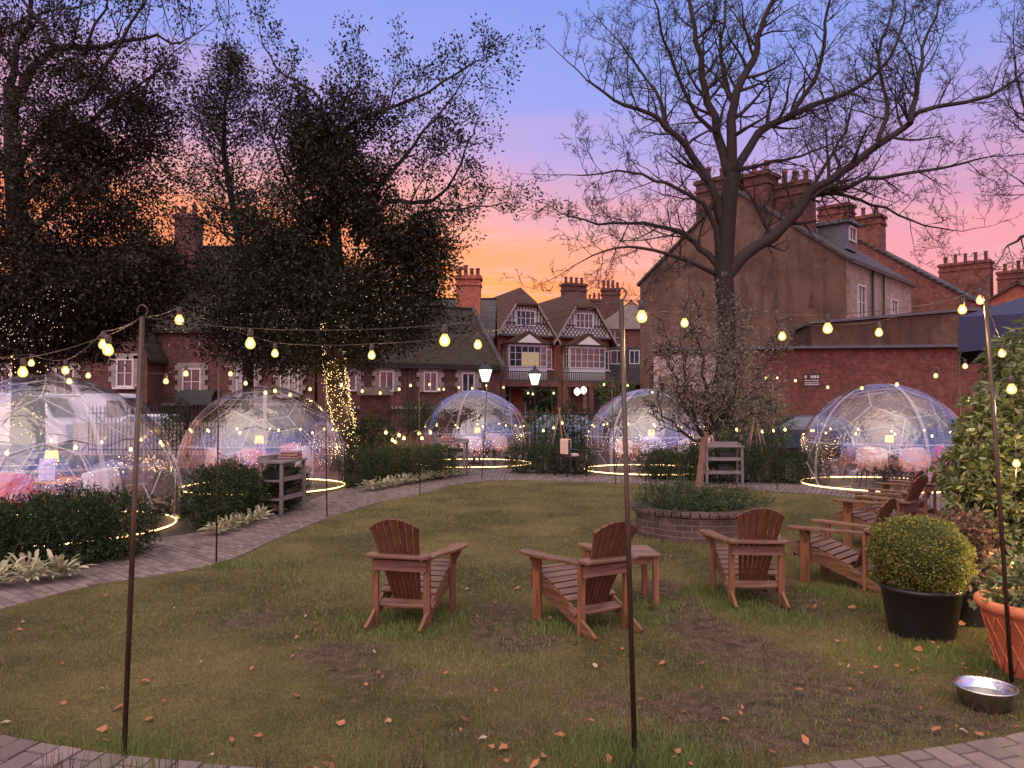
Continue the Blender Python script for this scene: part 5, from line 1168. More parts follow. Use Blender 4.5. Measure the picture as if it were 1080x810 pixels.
# furniture
def tub_proto():
    r = empty('tub_chair', (0, 0, 0), 0, 'dark wicker tub chair', 'chair')
    mb = MB(); n_ = 22; vs = []; 
    for k in range(n_ + 1):
        a_ = R(-25) + R(230) * k / n_; top = .60 + .22 * max(0, math.sin((a_ - R(-25)) / R(230) * PI)) ** .8
        for rr_, z in ((.30, .40), (.33, top), (.29, top), (.265, .42)): vs.append((rr_ * math.cos(a_), -rr_ * math.sin(a_) * -1 if False else rr_ * math.sin(a_) * -1, z))
    fs = []
    for k in range(n_):
        for j in range(4): fs.append((4 * k + j, 4 * k + (j + 1) % 4, 4 * k + 4 + (j + 1) % 4, 4 * k + 4 + j))
    fs += [(0, 1, 2, 3), (4 * n_ + 3, 4 * n_ + 2, 4 * n_ + 1, 4 * n_)]; mb.add(vs, fs, 0, True); mb.build('backrest', 'wicker', r)
    mb = MB(); mb.lathe([(.01, .38), (.28, .38), (.29, .41), (.26, .45), (.01, .46)], 20); mb.build('seat', 'wicker', r)
    for sx in (-1, 1):
        for sy in (-1, 1): mb = MB(); mb.tube([(sx * .19, sy * .19, .39), (sx * .25, sy * .25, 0)], [.016, .011], 6); mb.build('leg', 'iron', r)
    return r
tub0 = [tub_proto()]; used = [False]
def tub(x, y, face, label, group='wicker chairs inside the domes'):
    """face = direction the sitter looks (radians, 0 = +x)"""
    if not used[0]: o = tub0[0]; used[0] = True
    else: o = copy_tree(tub0[0])
    o.location = (x, y, .022); o.rotation_euler.z = face - PI / 2; o['label'] = label; o['group'] = group; return o
def throw(x, y, face, mat, label, low=.40, top=.86, span=120, name='throw'):
    mb = MB(); n_ = 20; vs = []; a0 = R(90 - span / 2) ; 
    for k in range(n_ + 1):
        a_ = a0 + R(span) * k / n_; wv = .02 * math.sin(k * 1.9) ; lo = low + .05 * math.sin(k * 1.1) + .12 * abs(k / n_ - .5) + (.03 if k % 3 else -.05)
        tp = .635 + .24 * max(0, math.sin((a_ - R(-25)) / R(230) * PI)) ** .8
        for rr_, z in ((.375 + wv, lo), (.37 + wv, (lo + tp) / 2), (.355 + wv * .5, tp - .03), (.33, tp + .022), (.26, tp), (.245 - wv * .4, .52)): vs.append((rr_ * math.cos(a_), -rr_ * math.sin(a_), z))
    fs = [(6 * k + j, 6 * k + j + 1, 6 * k + 7 + j, 6 * k + 6 + j) for k in range(n_) for j in range(5)]; mb.add(vs, fs, 0, True)
    o = mb.build(name, mat, None, loc=(x, y, .022), rz=face - PI / 2); sd = o.modifiers.new('thick', 'SOLIDIFY'); sd.thickness = .022; tag(o, label, 'blanket' if 'blanket' in label else 'throw'); return o
def round_table(c, mat, label, r=.5, h=.74):
    t = empty('dining_table', c, 0, label, 'table'); mb = MB(); mb.lathe([(.01, h - .03), (r - .01, h - .03), (r, h - .015), (r - .01, h), (.01, h)], 32); mb.build('tabletop', mat, t)
    mb = MB(); mb.lathe([(.26, .022), (.25, .05), (.05, .08), (.04, .4), (.05, h - .06), (.2, h - .03)], 16); mb.build('pedestal', 'iron', t)
def table_lamp(c, label, s=1.0):
    t = empty('table_lamp', c, 0, label, 'lamp'); mb = MB(); mb.lathe([(.06 * s, 0), (.06 * s, .012), (.012, .02), (.01, .2 * s), (.01, .24 * s)], 14); mb.build('stand', 'steel', t)
    mb = MB(); mb.lathe([(.085 * s, .20 * s), (.07 * s, .34 * s)], 20, cap=True); mb.build('lamp_shade', 'lampshade', t); add_light(t, (0, 0, .42 * s), 5, (1, .55, .22), .05)
ctr = [q[0] for q in DP]
mats_th = [['fleece_w', 'cloth_red', 'fleece_w', 'cloth_grey'], ['fleece', 'cloth_rose', 'fleece_w', 'cloth_rose'], ['fleece', 'fleece_w', 'fleece', 'fleece'], ['fleece', 'cloth_grey', 'fleece_w', 'cloth_lilac'], ['fleece', 'fleece', 'cloth_pink', 'cloth_grey']]
cname = {'fleece_w': 'white fleece', 'fleece': 'cream sheepskin', 'cloth_red': 'red blanket', 'cloth_pink': 'bright pink blanket', 'cloth_rose': 'rose pink blanket', 'cloth_grey': 'blue grey blanket', 'cloth_lilac': 'lilac blanket'}
angs = [[-2.35, -1.45, -.35, 1.2], [-2.5, -1.5, -.5, 1.3], [-2.4, -1.6, -.7, 1.0], [-2.4, -1.6, -.6, 1.3], [-2.25, -1.45, -.35, 1.8]]
sides = {0: 'front left', 1: 'front', 2: 'right', 3: 'back'}
for i, c in enumerate(ctr):
    for j, a_ in enumerate(angs[i]):
        rr_ = .85; x = c[0] + rr_ * math.cos(a_); y = c[1] + rr_ * math.sin(a_); fc = a_ + PI
        tub(x, y, fc, f'wicker chair under {cname[mats_th[i][j]]}, {sides[j]} in the {ord_[i]}')
        throw(x, y, fc, mats_th[i][j], f'{cname[mats_th[i][j]]} over the {sides[j]} chair in the {ord_[i]}')
    if i: round_table((c[0], c[1], 0), 'tabletop', 'round dining table inside the ' + ord_[i])
    table_lamp((c[0] + (.1 if i != 1 else -.1), c[1] - .05, .742), 'small lamp with glowing amber shade in the ' + ord_[i], 1.15)
# long table in first dome with menu card
dt = empty('dining_table', (-6.75, 10.9, 0), R(-6), 'rectangular orange wood table in the leftmost dome', 'table'); mb = MB(); mb.box((0, 0, .725), (1.5, .8, .035)); mb.build('tabletop', 'tabletop', dt, bevel=.005)
for sx in (-1, 1):
    for sy in (-1, 1): mb = MB(); mb.box((sx * .68, sy * .34, .365), (.05, .05, .685)); mb.build('leg', 'iron', dt)
mb = MB(); mb.box((0, 0, .15), (.22, .006, .30), rot=(-.15, 0, 0)); mb.box((0, .045, .15), (.22, .006, .30), rot=(.15, 0, 0)); tag(mb.build('menu_card', 'cloth_lilac', None, loc=(-6.42, 10.65, .75), rz=.1), 'pale lilac menu card standing on the table in the leftmost dome', 'menu')
mb = MB(); mb.box((0, 0, .05), (.30, .2, .1)); tag(mb.build('napkin_stack', 'fleece_w', None, loc=(-6.95, 10.7, .745), rz=.05, bevel=.02), 'folded pale napkins on the table in the leftmost dome', 'napkins')

# garden chair with throw between middle domes
def garden_chair(c, rz, label):
    r = empty('garden_armchair', c, rz, label, 'chair')
    for sx in (-1, 1):
        mb = MB(); mb.tube([(sx * .27, .26, 0), (sx * .25, .24, .44), (sx * .25, .26, .62)], .017, 6); mb.build('leg', 'iron', r)
        mb = MB(); mb.tube([(sx * .25, -.22, .92), (sx * .25, -.20, .44), (sx * .29, -.34, 0)], .017, 6); mb.build('leg', 'iron', r)
        mb = MB(); mb.tube([(sx * .26, .30, .62), (sx * .26, -.22, .70)], .022, 6); mb.build('arm', 'iron', r)
    mb = MB()
    for k in range(6): mb.box((0, -.2 + k * .085, .45), (.52, .07, .02))
    mb.build('seat', 'iron', r); mb = MB()
    for k in range(5): mb.box((0, -.225, .56 + k * .085), (.5, .02, .065))
    mb.build('backrest', 'iron', r); return r
c = gr(603, 503); garden_chair((c.x, c.y, .02), R(-60), 'lone garden armchair with cushion, on the path by the hedge between middle domes')
mb = MB()
mb.lathe([(.0, 0), (.16, .01), (.2, .05), (.16, .09), (.0, .1)], 14); q = mb.build('cushion', 'fleece', None, loc=(c.x, c.y, .5)); tag(q, 'cream cushion on the seat of the lone garden armchair', 'cushion')
mb = MB(); mb.box((.04, -.255, .74), (.34, .035, .36)); mb.box((.04, -.21, .93), (.34, .11, .035)); mb.box((.04, -.16, .78), (.33, .03, .28)); q = mb.build('throw', 'fleece', None, loc=(c.x, c.y, .02), rz=R(-60), bevel=.015); tag(q, 'cream throw hung over the back of the lone garden armchair', 'throw')

# service trolleys
def trolley(c, rz, label, L=.86, W=.42, H=.86):
    r = empty('service_trolley', c, rz, label, 'trolley', 'grey three-tier service trolleys')
    for sx in (-1, 1):
        for sy in (-1, 1): mb = MB(); mb.box((sx * (L / 2 - .03), sy * (W / 2 - .03), H / 2 + .02), (.05, .05, H - .0)); mb.build('leg', 'greypaint', r, bevel=.004)
    for k, z in enumerate((.26, .56, H)):
        mb = MB(); mb.box((0, 0, z), (L + (.04 if k == 2 else -.06), W + (.04 if k == 2 else -.06), .03))
        if k < 2:
            for s in (-1, 1): mb.box((0, s * (W / 2 - .04), z + .035), (L - .1, .014, .05))
        else:
            mb.box((0, W / 2 - .0, z + .05), (L, .02, .09)); 
            for s in (-1, 1): mb.box((s * (L / 2 + .0), .12, z + .04), (.02, W * .5, .07))
        mb.build('shelf', 'greypaint', r, bevel=.003)
    for k, z in enumerate((.275, .575)): mb = MB(); mb.box((rnd.uniform(-.15, .15), 0, z + .075), (.34, .24, .12)); mb.build('drawer', 'iron', r)
    return r
trolley((-3.78, 12.72, .015), R(80), 'grey three-tier trolley on the path before the second dome')
c = gr(474, 503); trolley((c.x, c.y + .25, 0), R(-7), 'grey trolley with folded blankets beside the middle-left dome')
c = gr(763, 512); trolley((c.x, c.y + .1, 0.015), R(2), 'grey trolley with a small pot on top behind the olive tree')
mb = MB(); mb.lathe([(.05, 0), (.075, .15), (.075, .17), (.06, .17)], 14); c2 = at(746, 468, c.y + .05); tag(mb.build('plant_pot', 'fleece', None, loc=(c2.x, c.y + .05, .892)), 'small cream pot on the trolley behind the olive tree', 'pot')
def blanket(c, mat, label):
    mb = MB()
    for k in range(3): mb.box((rnd.uniform(-.02, .02), 0, .025 + k * .045), (.36 - k * .03, .26, .04), rz=rnd.uniform(-.1, .1))
    tag(mb.build('folded_blankets', mat, None, loc=c, bevel=.015), label, 'blankets')
c = gr(474, 503); blanket((c.x - .05, c.y + .25, .878), 'cloth_dusk', 'folded rose blankets on the trolley by the middle-left dome')
blanket((-3.72, 12.95, .89), 'cloth_dusk', 'folded dusky blankets on the trolley before the second dome')
# bean canes
for (px, Y, lab) in ((590, 24, 'leaning cane wigwam left of the middle-right dome'), (797, 21.3, 'leaning cane wigwam behind the clipped hedge')):
    c = at(px, 440, Y); r = empty('cane_wigwam', (c.x, c.y, 0), 0, lab, 'plant support')
    for k in range(5): a_ = k * 1.26; mb = MB(); mb.tube([(.45 * math.cos(a_), .35 * math.sin(a_), 0), (-.04 * math.cos(a_), -.04 * math.sin(a_), 1.75)], .022, 5); mb.build('cane', 'bark_olive', r)

# ------------------------------------------------------------------ adirondack chairs
def adirondack():
    r = empty('adirondack_chair', (0, 0, 0), 0, 'x', 'chair', 'wooden slatted garden chairs')
    for s in (-1, 1):
        mb = MB(); pr_ = [(-.46, .0), (-.39, .0), (-.18, .085), (.10, .18), (.34, .235), (.42, .29), (.43, .36), (.38, .385), (.30, .375), (.10, .32), (-.12, .235), (-.32, .12), (-.48, .035)]
        mb.prism([(s * .222 - .014, y, z) for y, z in pr_], (.028, 0, 0)); mb.build('side_rail', 'wood_y', r, bevel=.004)
        mb = MB(); mb.box((s * .253, .28, .265), (.032, .10, .53)); mb.build('leg', 'wood', r, bevel=.004)
        mb = MB(); mb.box((s * .218, -.285, .27), (.055, .034, .54), rot=(0, 0, 0)); mb.build('leg', 'wood', r, bevel=.004)
        mb = MB(); arm = [(.17, -.30), (.245, -.30), (.275, -.1), (.335, .12), (.365, .34), (.345, .42), (.30, .445), (.25, .42), (.225, .30), (.21, .10), (.175, -.1)]
        mb.prism([(s * x, y, .531) for x, y in (arm if s > 0 else arm[::-1])], (0, 0, .026)); mb.build('arm', 'wood_y', r, bevel=.005)
        mb = MB(); mb.prism([(s * .272, .25, .528), (s * .272, .25, .40), (s * .34, .25, .528)], (0, .03, 0)); mb.build('bracket', 'wood', r, bevel=.002)
    mb = MB(); sh = [(-.225, -.42), (.225, -.42), (.26, -.395), (.27, -.34), (.25, -.285), (.21, -.27), (-.21, -.27), (-.25, -.285), (-.27, -.34), (-.26, -.395)]
    mb.prism([(x, y, .560) for x, y in sh], (0, 0, .028)); mb.build('arm_shelf', 'wood_x', r, bevel=.006)
    mb = MB(); mb.box((0, -.315, .488), (.44, .026, .085)); mb.build('back_rail', 'wood_x', r, bevel=.003)
    mb = MB(); mb.box((0, -.20, .165), (.50, .09, .024), rot=(R(22), 0, 0)); mb.build('seat_rail', 'wood_x', r, bevel=.003); mb = MB(); mb.box((0, .425, .30), (.47, .022, .12)); mb.build('front_rail', 'wood_x', r, bevel=.003)
    seat = MB(); pts = [(.415, .372), (.345, .392), (.270, .378), (.195, .355), (.120, .330), (.045, .300), (-.030, .268), (-.105, .235)]
    for i, (y, z) in enumerate(pts):
        j = min(i + 1, len(pts) - 1); k0 = max(i - 1, 0); sl_ = math.atan2(pts[k0][1] - pts[j][1], pts[k0][0] - pts[j][0]); seat.box((0, y, z + .012), (.475, .064, .02), rot=(sl_, 0, 0))
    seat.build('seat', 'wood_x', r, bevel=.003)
    bk = MB(); n_ = 7; p0 = Vector((0, -.135, .16)); p1 = Vector((0, -.47, .88)); ax = (p1 - p0); ln = ax.length; ax.normalize(); nrm = Vector((0, ax.z, -ax.y))
    for i in range(n_):
        u0 = (i - n_ / 2) / (n_ / 2); u1 = (i + 1 - n_ / 2) / (n_ / 2); g = .028; vs = []
        for k in range(7):
            t = k / 6; hwid = .115 + .10 * t
            xs_ = []
            for u, gg in ((u0, g), (u1, -g)): xs_.append((u + gg) * hwid)
            for x in xs_:
                tt = t * (1 - .11 * (abs(x) / .215) ** 2) if k == 6 else t
                q = p0 + ax * ln * tt + Vector((x, 0, 0)); vs += [q - nrm * .009, q + nrm * .011]
        fs = []
        for k in range(6):
            b = 4 * k; fs += [(b, b + 4, b + 6, b + 2), (b + 1, b + 3, b + 7, b + 5), (b, b + 1, b + 5, b + 4), (b + 2, b + 6, b + 7, b + 3)]
        fs += [(0, 2, 3, 1), (24, 25, 27, 26)]; bk.add(vs, fs)
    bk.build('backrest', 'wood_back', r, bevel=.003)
    return r
A0 = adirondack()
CH = [((-.82, 6.46), -13, 'leftmost wooden chair seen from behind, alone on the lawn'), ((.57, 6.28), 31, 'wooden chair seen from behind next to the low side table'), ((2.17, 7.13), -2, 'wooden chair seen from behind just before the round planter'),
      ((3.31, 7.73), 46, 'wooden chair in side view behind the potted box ball'), ((4.60, 9.62), 42, 'wooden chair with yellow lamplight on its back, side on'), ((5.30, 10.94), 46, 'farther wooden chair half hidden by the big shrub'), ((6.3, 12.2), 45, 'farthest wooden chair near the rightmost dome')]
for i, (p, a_, lab) in enumerate(CH):
    o = A0 if i == 0 else copy_tree(A0); o.location = (p[0], p[1], .006); o.rotation_euler.z = R(a_); o['label'] = lab
    if i == 4: o.scale = (1.07,) * 3
def side_table(c, rz, label, name='side_table'):
    t = empty(name, c, rz, label, 'table', 'low wooden side tables'); mb = MB()
    for k in range(6): mb.box((0, -.2 + .08 * k, .445), (.50, .073, .024))
    mb.build('tabletop', 'wood_x', t, bevel=.003); mb = MB()
    for s in (-1, 1): mb.box((0, s * .19, .40), (.42, .022, .065)); mb.box((s * .21, 0, .40), (.022, .36, .065))
    mb.build('apron', 'wood', t, bevel=.002)
    for sx in (-1, 1):
        for sy in (-1, 1): mb = MB(); mb.box((sx * .21, sy * .19, .217), (.045, .055, .43)); mb.build('leg', 'wood', t, bevel=.003)
side_table((1.04, 7.0, .006), R(5), 'low slatted side table beside the second chair')

# ------------------------------------------------------------------ pots at right
c = gr(968, 681); c.y += .29; c.x = (968 - 540) / F * c.y
bp_ = empty('plant_pot', (c.x, c.y, 0), 0, 'large matt black plastic pot holding the clipped box ball', 'pot')
mb = MB(); mb.lathe([(.225, .0), (.235, .02), (.285, .345), (.30, .35), (.305, .375), (.29, .385), (.27, .38), (.265, .33)], 40, cap=False); mb.lathe([(.01, .005), (.225, .005)], 40, cap=False); mb.build('pot_wall', 'blackplastic', bp_); mb = MB(); mb.lathe([(.01, .35), (.268, .33)], 24, cap=False); mb.build('soil', 'soil', bp_)
n_ = 15000; d = unit(nr.randn(n_, 3)); lump = 1 + .05 * np.sin(d[:, :1] * 3 + d[:, 2:3] * 2.5 + 2) + .06 * np.sin(d[:, :1] * 7 + 1) * np.sin(d[:, 1:2] * 8) + .04 * np.sin(d[:, 2:3] * 11 + d[:, :1] * 6); r_ = .37 * lump * (.84 + .16 * nr.rand(n_, 1) + .06 * np.abs(nr.randn(n_, 1)) * (nr.rand(n_, 1) < .12)); P = np.array([c.x, c.y, .60]) + d * r_ * [1.02, 1, .86]
k = P[:, 2] > .36; V, Fc = leaves(P[k], (d + nr.randn(n_, 3) * .8)[k], .022, .013)
bb_ = empty('box_ball', (c.x, c.y, .36), 0, 'clipped round box bush growing in the black pot', 'shrub'); np_mesh('foliage', V, Fc, 'leaf_box', bb_); mb = MB(); mb.lathe([(.0, -.27), (.2, -.22), (.30, -.05), (.30, .08), (.2, .22), (.0, .28)], 20, (c.x, c.y, .62)); mb.tube([(c.x, c.y, .35), (c.x, c.y, .6)], .02, 6); mb.build('stem', 'leaf_yew', bb_, world=True)
# terracotta pot
tc_ = Vector((3.47, 5.1, 0)); tp = empty('plant_pot', tc_, 0, 'large orange terracotta pot with crossed line pattern, cut by the right edge', 'pot')
mb = MB(); prof = [(.23, 0), (.24, .02), (.33, .40), (.345, .41), (.37, .43), (.375, .47), (.35, .49), (.32, .48), (.31, .42)]; mb.lathe(prof, 48, cap=False)
for k in range(18):
    for s in (-1, 1):
        pts = []
        for j in range(9): t = j / 8; a_ = 2 * PI * k / 18 + s * .5 * t; rr_ = .245 + (.33 - .245) * t + .002; pts.append((rr_ * math.cos(a_), rr_ * math.sin(a_), .03 + .36 * t))
        mb.tube(pts, .006, 4)
mb.build('pot_wall', 'terracotta', tp); mb = MB(); mb.lathe([(.01, .42), (.315, .40)], 24, cap=False); mb.build('soil', 'soil', tp)
frond_bush('pot_plant', (tc_.x, tc_.y, .4), 'trailing green plant growing in the terracotta pot', [(tc_.x, tc_.y, .52, .28, .28, .10), (tc_.x + .1, tc_.y, .62, .2, .2, .2)], 260, 5, .06, .028, 'leaf_laurel', .03, 'plant')
# small dark pot with purple plant
c = Vector((3.72, 6.3, 0)); p2 = empty('plant_pot', c, 0, 'tall black pot behind the terracotta pot, holding a purple leaved plant', 'pot'); mb = MB(); mb.lathe([(.15, 0), (.2, .36), (.215, .37), (.21, .4), (.18, .39)], 28, cap=False); mb.build('pot_wall', 'blackplastic', p2); mb = MB(); mb.lathe([(.01, .36), (.19, .35)], 20, cap=False); mb.build('soil', 'soil', p2)
frond_bush('heuchera', (c.x, c.y, .36), 'purplish brown leaved plant in the tall black pot', [(c.x - .05, c.y, .55, .24, .24, .28)], 330, 5, .05, .035, 'leaf_purple', .03, 'plant')
# laurel shrubs on the right
def laurel(name, ells, n_, label, base, mat='leaf_laurel', L=.072, W=.027, m=9):
    r = empty(name, base, 0, label, 'shrub'); Cc, Dc = cloud(ells, n_, .25); Cc = Cc + Dc * (nr.rand(len(Cc), 1) < .12) * nr.rand(len(Cc), 1) * .16; Dc = unit(Dc + np.array([0, -.1, .45])); k = np.repeat(np.arange(len(Cc)), m); a_ = nr.rand(len(k)) * 2 * PI
    X = unit(np.cross(Dc, nr.randn(*Dc.shape)))[k]; Yv = np.cross(Dc[k], X); rd = X * np.cos(a_)[:, None] + Yv * np.sin(a_)[:, None]
    V, Fc = leaves(Cc[k] + rd * .01 + Dc[k] * nr.rand(len(k), 1) * .05, rd + Dc[k] * .35, L, W, .3, .22); np_mesh('foliage', V, Fc, mat, r)
    mb = MB(); b = Vector(base)
    for e in ells: mb.tube([b + Vector((rnd.uniform(-.1, .1), 0, 0)), b.lerp(Vector(e[:3]), .5) + Vector((0, 0, .1)), Vector(e[:3])], [.03, .02, .008], 5)
    mb.build('stems', 'bark_dark', r, world=True)
E = [px_ell(1062, 470, 6.6, 46, 58, 44), px_ell(1098, 440, 6.8, 50, 60, 44), px_ell(1050, 535, 6.6, 42, 44, 40), px_ell(1098, 560, 6.6, 56, 70, 46), px_ell(1022, 500, 6.9, 26, 28, 28), px_ell(1034, 560, 6.8, 20, 30, 24), px_ell(1105, 640, 6.6, 60, 50, 40)]
laurel('laurel_shrub', E, 2900, 'large glossy evergreen shrub with bulbs among its leaves, right edge', (4.5, 6.9, 0))
E = [px_ell(1074, 384, 7.6, 28, 26, 26), px_ell(1102, 395, 7.6, 40, 45, 40), px_ell(1052, 412, 7.8, 14, 20, 18)]
laurel('tall_laurel', E, 520, 'taller long leaved shrub rising below the navy parasol', (5.4, 7.8, 0), L=.13, W=.027)
# bowl
c = gr(1031, 753); c.y += .10; c.x = (1033 - 540) / F * c.y; bo = empty('dog_bowl', (c.x, c.y, .01), 0, 'shiny steel water bowl on the lawn near the brick path', 'bowl'); mb = MB()
mb.lathe([(.125, 0), (.135, .004), (.152, .10), (.17, .112), (.168, .12), (.153, .115), (.147, .104), (.13, .014), (.0, .012)], 40, cap=False); q = mb.build('bowl_wall', 'steel', bo); mb = MB(); mb.lathe([(.0, .06), (.139, .06)], 32, cap=False)
t_ = NT('water'); t_.pbr((.10, .09, .08), .03, t_.bump(t_.noise(t_.obj(), 9, 2), .05, .01), spec=1.0); mb.build('water', t_.m, bo)
q.rotation_euler = (0, 0, 0)
c = Vector((3.22, 4.75, .05)); mb = MB(); mb.tube([(0, 0, 0), (.22, .03, 0)], .045, 14); mb.tube([(.0, 0, 0), (.03, .004, 0)], .055, 14); tag(mb.build('steel_pipe', 'steel', None, loc=c), 'short steel pipe end lying by the terracotta pot', 'pipe')

# navy parasol
ps = empty('parasol', (7.01, 9.16, 0), R(-30), 'large navy blue parasol with hanging valance at the right edge', 'parasol'); mb = MB(); hw = 1.45; z0, z1 = 2.77, 3.35
co4 = [(-hw, -hw), (hw, -hw), (hw, hw), (-hw, hw)]; vs = [(x, y, z0) for x, y in co4] + [(0, 0, z1)]; mb.add(vs, [(0, 1, 4), (1, 2, 4), (2, 3, 4), (3, 0, 4)])
for i in range(4):
    a_, b_ = co4[i], co4[(i + 1) % 4]; row = []
    for k in range(15): t = k / 14; x = a_[0] + (b_[0] - a_[0]) * t; y = a_[1] + (b_[1] - a_[1]) * t; wv = 1 + .01 * math.sin(k * 2.2); row += [(x, y, z0), (x * wv, y * wv, z0 - .40 + .02 * math.sin(k * 1.6))]
    mb.add(row, [(2 * k, 2 * k + 1, 2 * k + 3, 2 * k + 2) for k in range(14)])
o = mb.build('canopy', 'canopy', ps); sd = o.modifiers.new('thick', 'SOLIDIFY'); sd.thickness = .006
mb = MB(); mb.tube([(0, 0, .02), (0, 0, z1 - .02)], .03, 10); mb.build('pole', 'greypaint', ps); mb = MB()
for x, y in co4: mb.tube([(0, 0, z1 - .08), (x * .98, y * .98, z0 - .02)], .012, 5)
mb.build('ribs', 'greypaint', ps); mb = MB(); mb.box((0, 0, .04), (.6, .6, .08)); mb.build('base', 'stone', ps)

# ------------------------------------------------------------------ poles
POLES = [((130, 801), (150, 334), 'near left festoon pole with ring top', .0135), ((670, 796), (655, 316), 'near middle bronze festoon pole beside the second chair', .0135), ((1068, 722), (1040, 318), 'near right bronze festoon pole by the terracotta pot', .0135),
         ((228, 597), (231, 383), 'thin pole at the lawn edge before the second dome hedge', .010), ((345, 546), (343, 397), 'thin pole in front of the second dome right side', .010), ((443, 523), (442, 399), 'thin pole before the long hedge', .010),
         ((508, 506), (514, 404), 'thin pole rising in front of the middle-left dome', .010), ((649, 510), (645, 403), 'thin pole in front of the dome behind the olive tree', .010), ((820, 518), (815, 396), 'thin pole at the lawn edge before the clipped hedge', .010)]
PT = []
for (bx, by), (tx, ty), lab, r_ in POLES:
    b = gr(bx, by); t = at(tx, ty, b.y); r = empty('festoon_pole', b, 0, lab, 'pole', 'metal poles carrying the festoon lights'); PT.append(t)
    mb = MB(); mb.tube([(0, 0, -.1), (t.x - b.x, 0, t.z)], r_, 8); mb.build('rod', 'pole', r)
    mb = MB(); dx = t.x - b.x; mb.tube([(dx + .026 * math.cos(a_), 0, t.z + .03 + .03 * math.sin(a_)) for a_ in [R(-80 + 32 * k) for k in range(10)]], r_ * .33, 5); mb.build('hook_ring', 'pole', r)
for (X_, Y_, top, lab) in ((1.30, 24.5, 2.35, 'distant thin pole among the shrubs between middle domes'), (4.98, 8.5, 2.33, 'thin pole rising behind the big shrub under the navy parasol')):
    r = empty('festoon_pole', (X_, Y_, 0), 0, lab, 'pole', 'metal poles carrying the festoon lights'); mb = MB(); mb.tube([(0, 0, -.1), (-.03, 0, top)], .010, 8); mb.build('rod', 'pole', r)
    mb = MB(); mb.tube([(-.03 + .026 * math.cos(a_), 0, top + .03 + .03 * math.sin(a_)) for a_ in [R(-80 + 32 * k) for k in range(10)]], .004, 5); mb.build('hook_ring', 'pole', r); PT.append(Vector((X_ - .03, Y_, top)))

# ------------------------------------------------------------------ festoon strands
bproto = MB(); bproto.lathe([(.0, -.066), (.012, -.064), (.023, -.055), (.027, -.040), (.023, -.024), (.014, -.009), (.011, .0)], 14, cap=False); bproto = bproto.build('bulb', 'bulb')
q = MB(); q.lathe([(.0, -.055), (.011, -.051), (.015, -.040), (.010, -.024), (.0, -.016)], 8, cap=False); q.build('filament', 'filament', bproto)
q = MB(); q.lathe([(.014, -.004), (.016, .006), (.016, .036), (.008, .045)], 8); q.build('socket', 'wire', bproto)
bk_ = [False]; LIT = [0]
def strand(label, start, end, bulbs, power=3.0, small=False, s=1.0):
    A_ = Vector(start); B_ = Vector(end); r = empty('festoon_string', (A_.x, A_.y, A_.z), 0, label, 'string lights', 'festoon strings of round bulbs')
    wpts = [A_]; pos = []
    for b in bulbs:
        p = at(b[0], b[1], b[2]); hang = .05 * (b[3] if len(b) > 3 else 1) + .04; pos.append((p, b[3] if len(b) > 3 else 1)); wpts.append(p + Vector((0, 0, hang)))
    wpts.append(B_); full = [wpts[0]]
    for i in range(len(wpts) - 1):
        a_, b_ = wpts[i], wpts[i + 1]; L_ = (b_ - a_).length
        for k in range(1, 7): t = k / 6; full.append(a_.lerp(b_, t) + Vector((0, 0, -.018 * L_ * 4 * t * (1 - t))))
    mb = MB(); mb.tube(full, .0028 if not small else .005, 4); mb.build('cable', 'wire', r, world=True)
    for p, k in pos:
        if small: o = ball_me.copy(); COL.objects.link(o); o.parent = r; o.location = p - A_; o.scale = (k * s * 1.5,) * 3; mb = None; add_light(o, (0, -.05, .04), 2.6, (1, .66, .28), .03)
        else:
            if not bk_[0]: o = bproto; bk_[0] = True; o.parent = r
            else: o = copy_tree(bproto, r)
            for ch in list(kids(o)):
                if ch.type == 'LIGHT': bpy.data.objects.remove(ch)
            o.location = p - A_ + Vector((0, 0, .045 * k)); o.scale = (k,) * 3
            if power: l_ = add_light(o, (0, 0, -.10), power); LIT[0] += 1
        o.name = 'bulb'
    return r
SM = 1.0
strand('front festoon string sagging between near left and near middle poles', PT[0], PT[1], [(264, 364, 4.1), (469, 361, 4.0, 1.05)], 4)
strand('second festoon string running farther back between near left and near middle poles', PT[0], PT[1], [(189, 339, 4.7), (290, 374, 5.8), (392, 376, 5.4), (504, 365, 5.0)], 4)
strand('festoon string from near middle pole with its biggest bulbs toward near right pole', PT[1], PT[2], [(677, 336, 4.0, 1.05), (873, 348, 4.6, 1.05), (1015, 328, 5.0)], 4)
strand('festoon string of smaller bulbs between near middle and near right poles', PT[1], PT[2], [(722, 342, 5.2), (825, 356, 5.4), (927, 352, 5.6), (1034, 318, 5.0, .95)], 4)
strand('festoon string leaving the near left pole toward the left picture edge', PT[0], at(-60, 372, 4.2), [(114, 371, 4.2, 1.05), (24, 394, 4.6, 1.05)], 4)
strand('festoon string behind it going left over the leftmost dome', PT[0], at(-80, 380, 6.5), [(109, 365, 4.6), (69, 392, 5.8), (33, 384, 6.8)], 4)
strand('farthest festoon string passing over the top of the leftmost dome', PT[3], at(-80, 395, 9), [(196, 395, 8.0), (175, 403, 7.9), (93, 397, 8.2), (73, 403, 7.6)], 3.5)
strand('festoon string above the second dome between thin poles', PT[3], PT[4], [(243, 395, 9.3), (259, 405, 10), (280, 415, 10.5), (290, 413, 10.9), (306, 417, 11.2), (327, 411, 11.8)], 3.5)
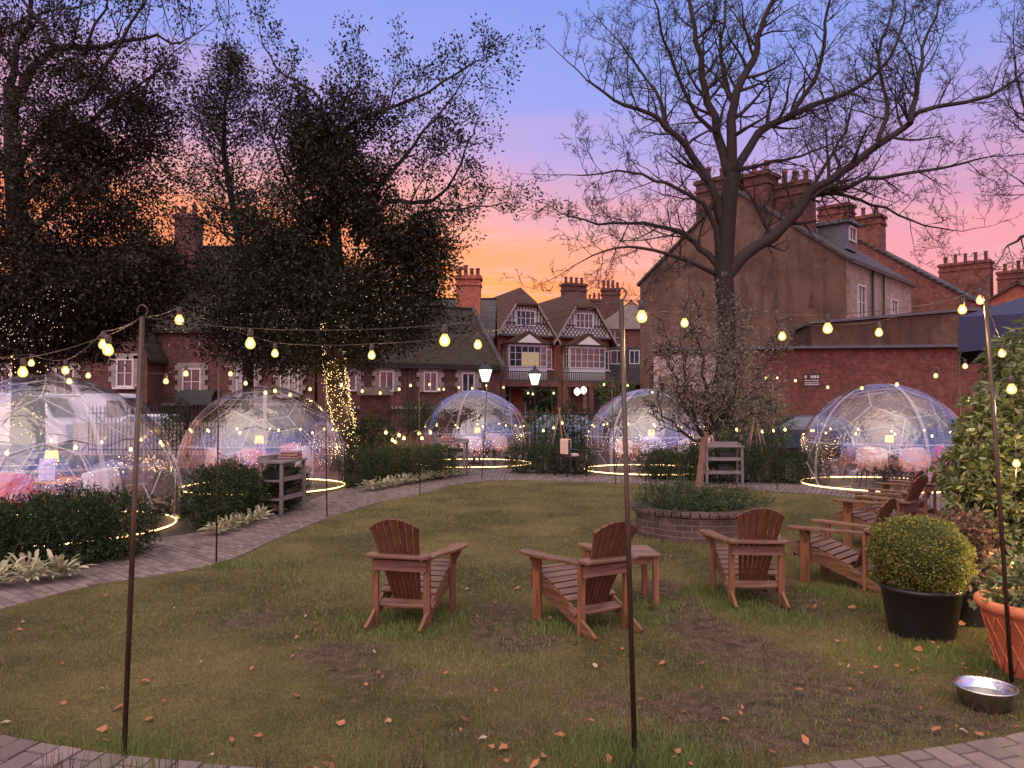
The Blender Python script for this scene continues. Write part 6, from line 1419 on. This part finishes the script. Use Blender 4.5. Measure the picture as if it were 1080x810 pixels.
strand('festoon string between the pole at the second dome and the long hedge pole', PT[4], PT[5], [(360, 407, 12.6), (382, 413, 13.3), (401, 415, 14), (421, 411, 14.6), (433, 407, 15.1)], 3.5)
strand('festoon string between the long hedge pole and the middle-left dome pole', PT[5], PT[6], [(453, 406, 16), (463, 411, 16.4), (468, 411, 16.9), (484, 409, 17.7), (498, 410, 18.3), (513, 407, 18.8)], 3.5)
strand('festoon string crossing between the poles of the two middle domes', PT[6], PT[7], [(531, 409, 18.8), (557, 415, 18.8), (562, 416, 18.7), (584, 415, 18.6), (612, 414, 18.5), (637, 406, 18.2)], 3.5)
strand('festoon string from the olive tree dome pole to the clipped hedge pole', PT[7], PT[8], [(662, 407, 18), (688, 414, 17.8), (715, 414, 17.4), (745, 412, 17), (777, 407, 16.7), (808, 399, 16.3)], 3.5)
strand('festoon string over the rightmost dome', PT[8], PT[10], [(820, 399, 15.8), (839, 402, 14.7), (873, 409, 13.6), (909, 410, 12.2), (946, 406, 10.9), (987, 397, 9.6), (1018, 387, 8.6)], 3.5)
strand('festoon string hanging down from the near right pole through the big shrub', PT[2], at(1120, 600, 5.6), [(1057, 374, 5.6), (1067, 412, 5.0, 1.1), (1072, 490, 5.75), (1070, 597, 5.75)], 16)
strand('short festoon string dropping behind the shrub near the parasol', PT[10], at(1040, 480, 8.2), [(1021, 422, 8.3)], 3.5)
strand('low string of bulbs in the grasses left of the middle-left dome', at(395, 452, 18), at(475, 452, 20), [(407, 456, 18), (414, 464, 18), (421, 459, 18.2), (417, 466, 18), (426, 462, 18), (442, 457, 18.4), (445, 462, 18.4), (454, 456, 19)], small=True)
strand('low string of bulbs in the shrubs between middle domes', at(565, 440, 23.5), at(600, 436, 23.5), [(573, 454, 23.5), (584, 451, 23.5), (593, 446, 23.5)], small=True)
strand('low string of bulbs above the clipped hedge', at(735, 444, 20), at(845, 446, 20), [(755, 450, 20), (777, 453, 20), (804, 455, 20), (816, 454, 20), (828, 453, 20)], small=True)
for o in (ball_me,): bpy.data.objects.remove(o)
print('lights', LIT)
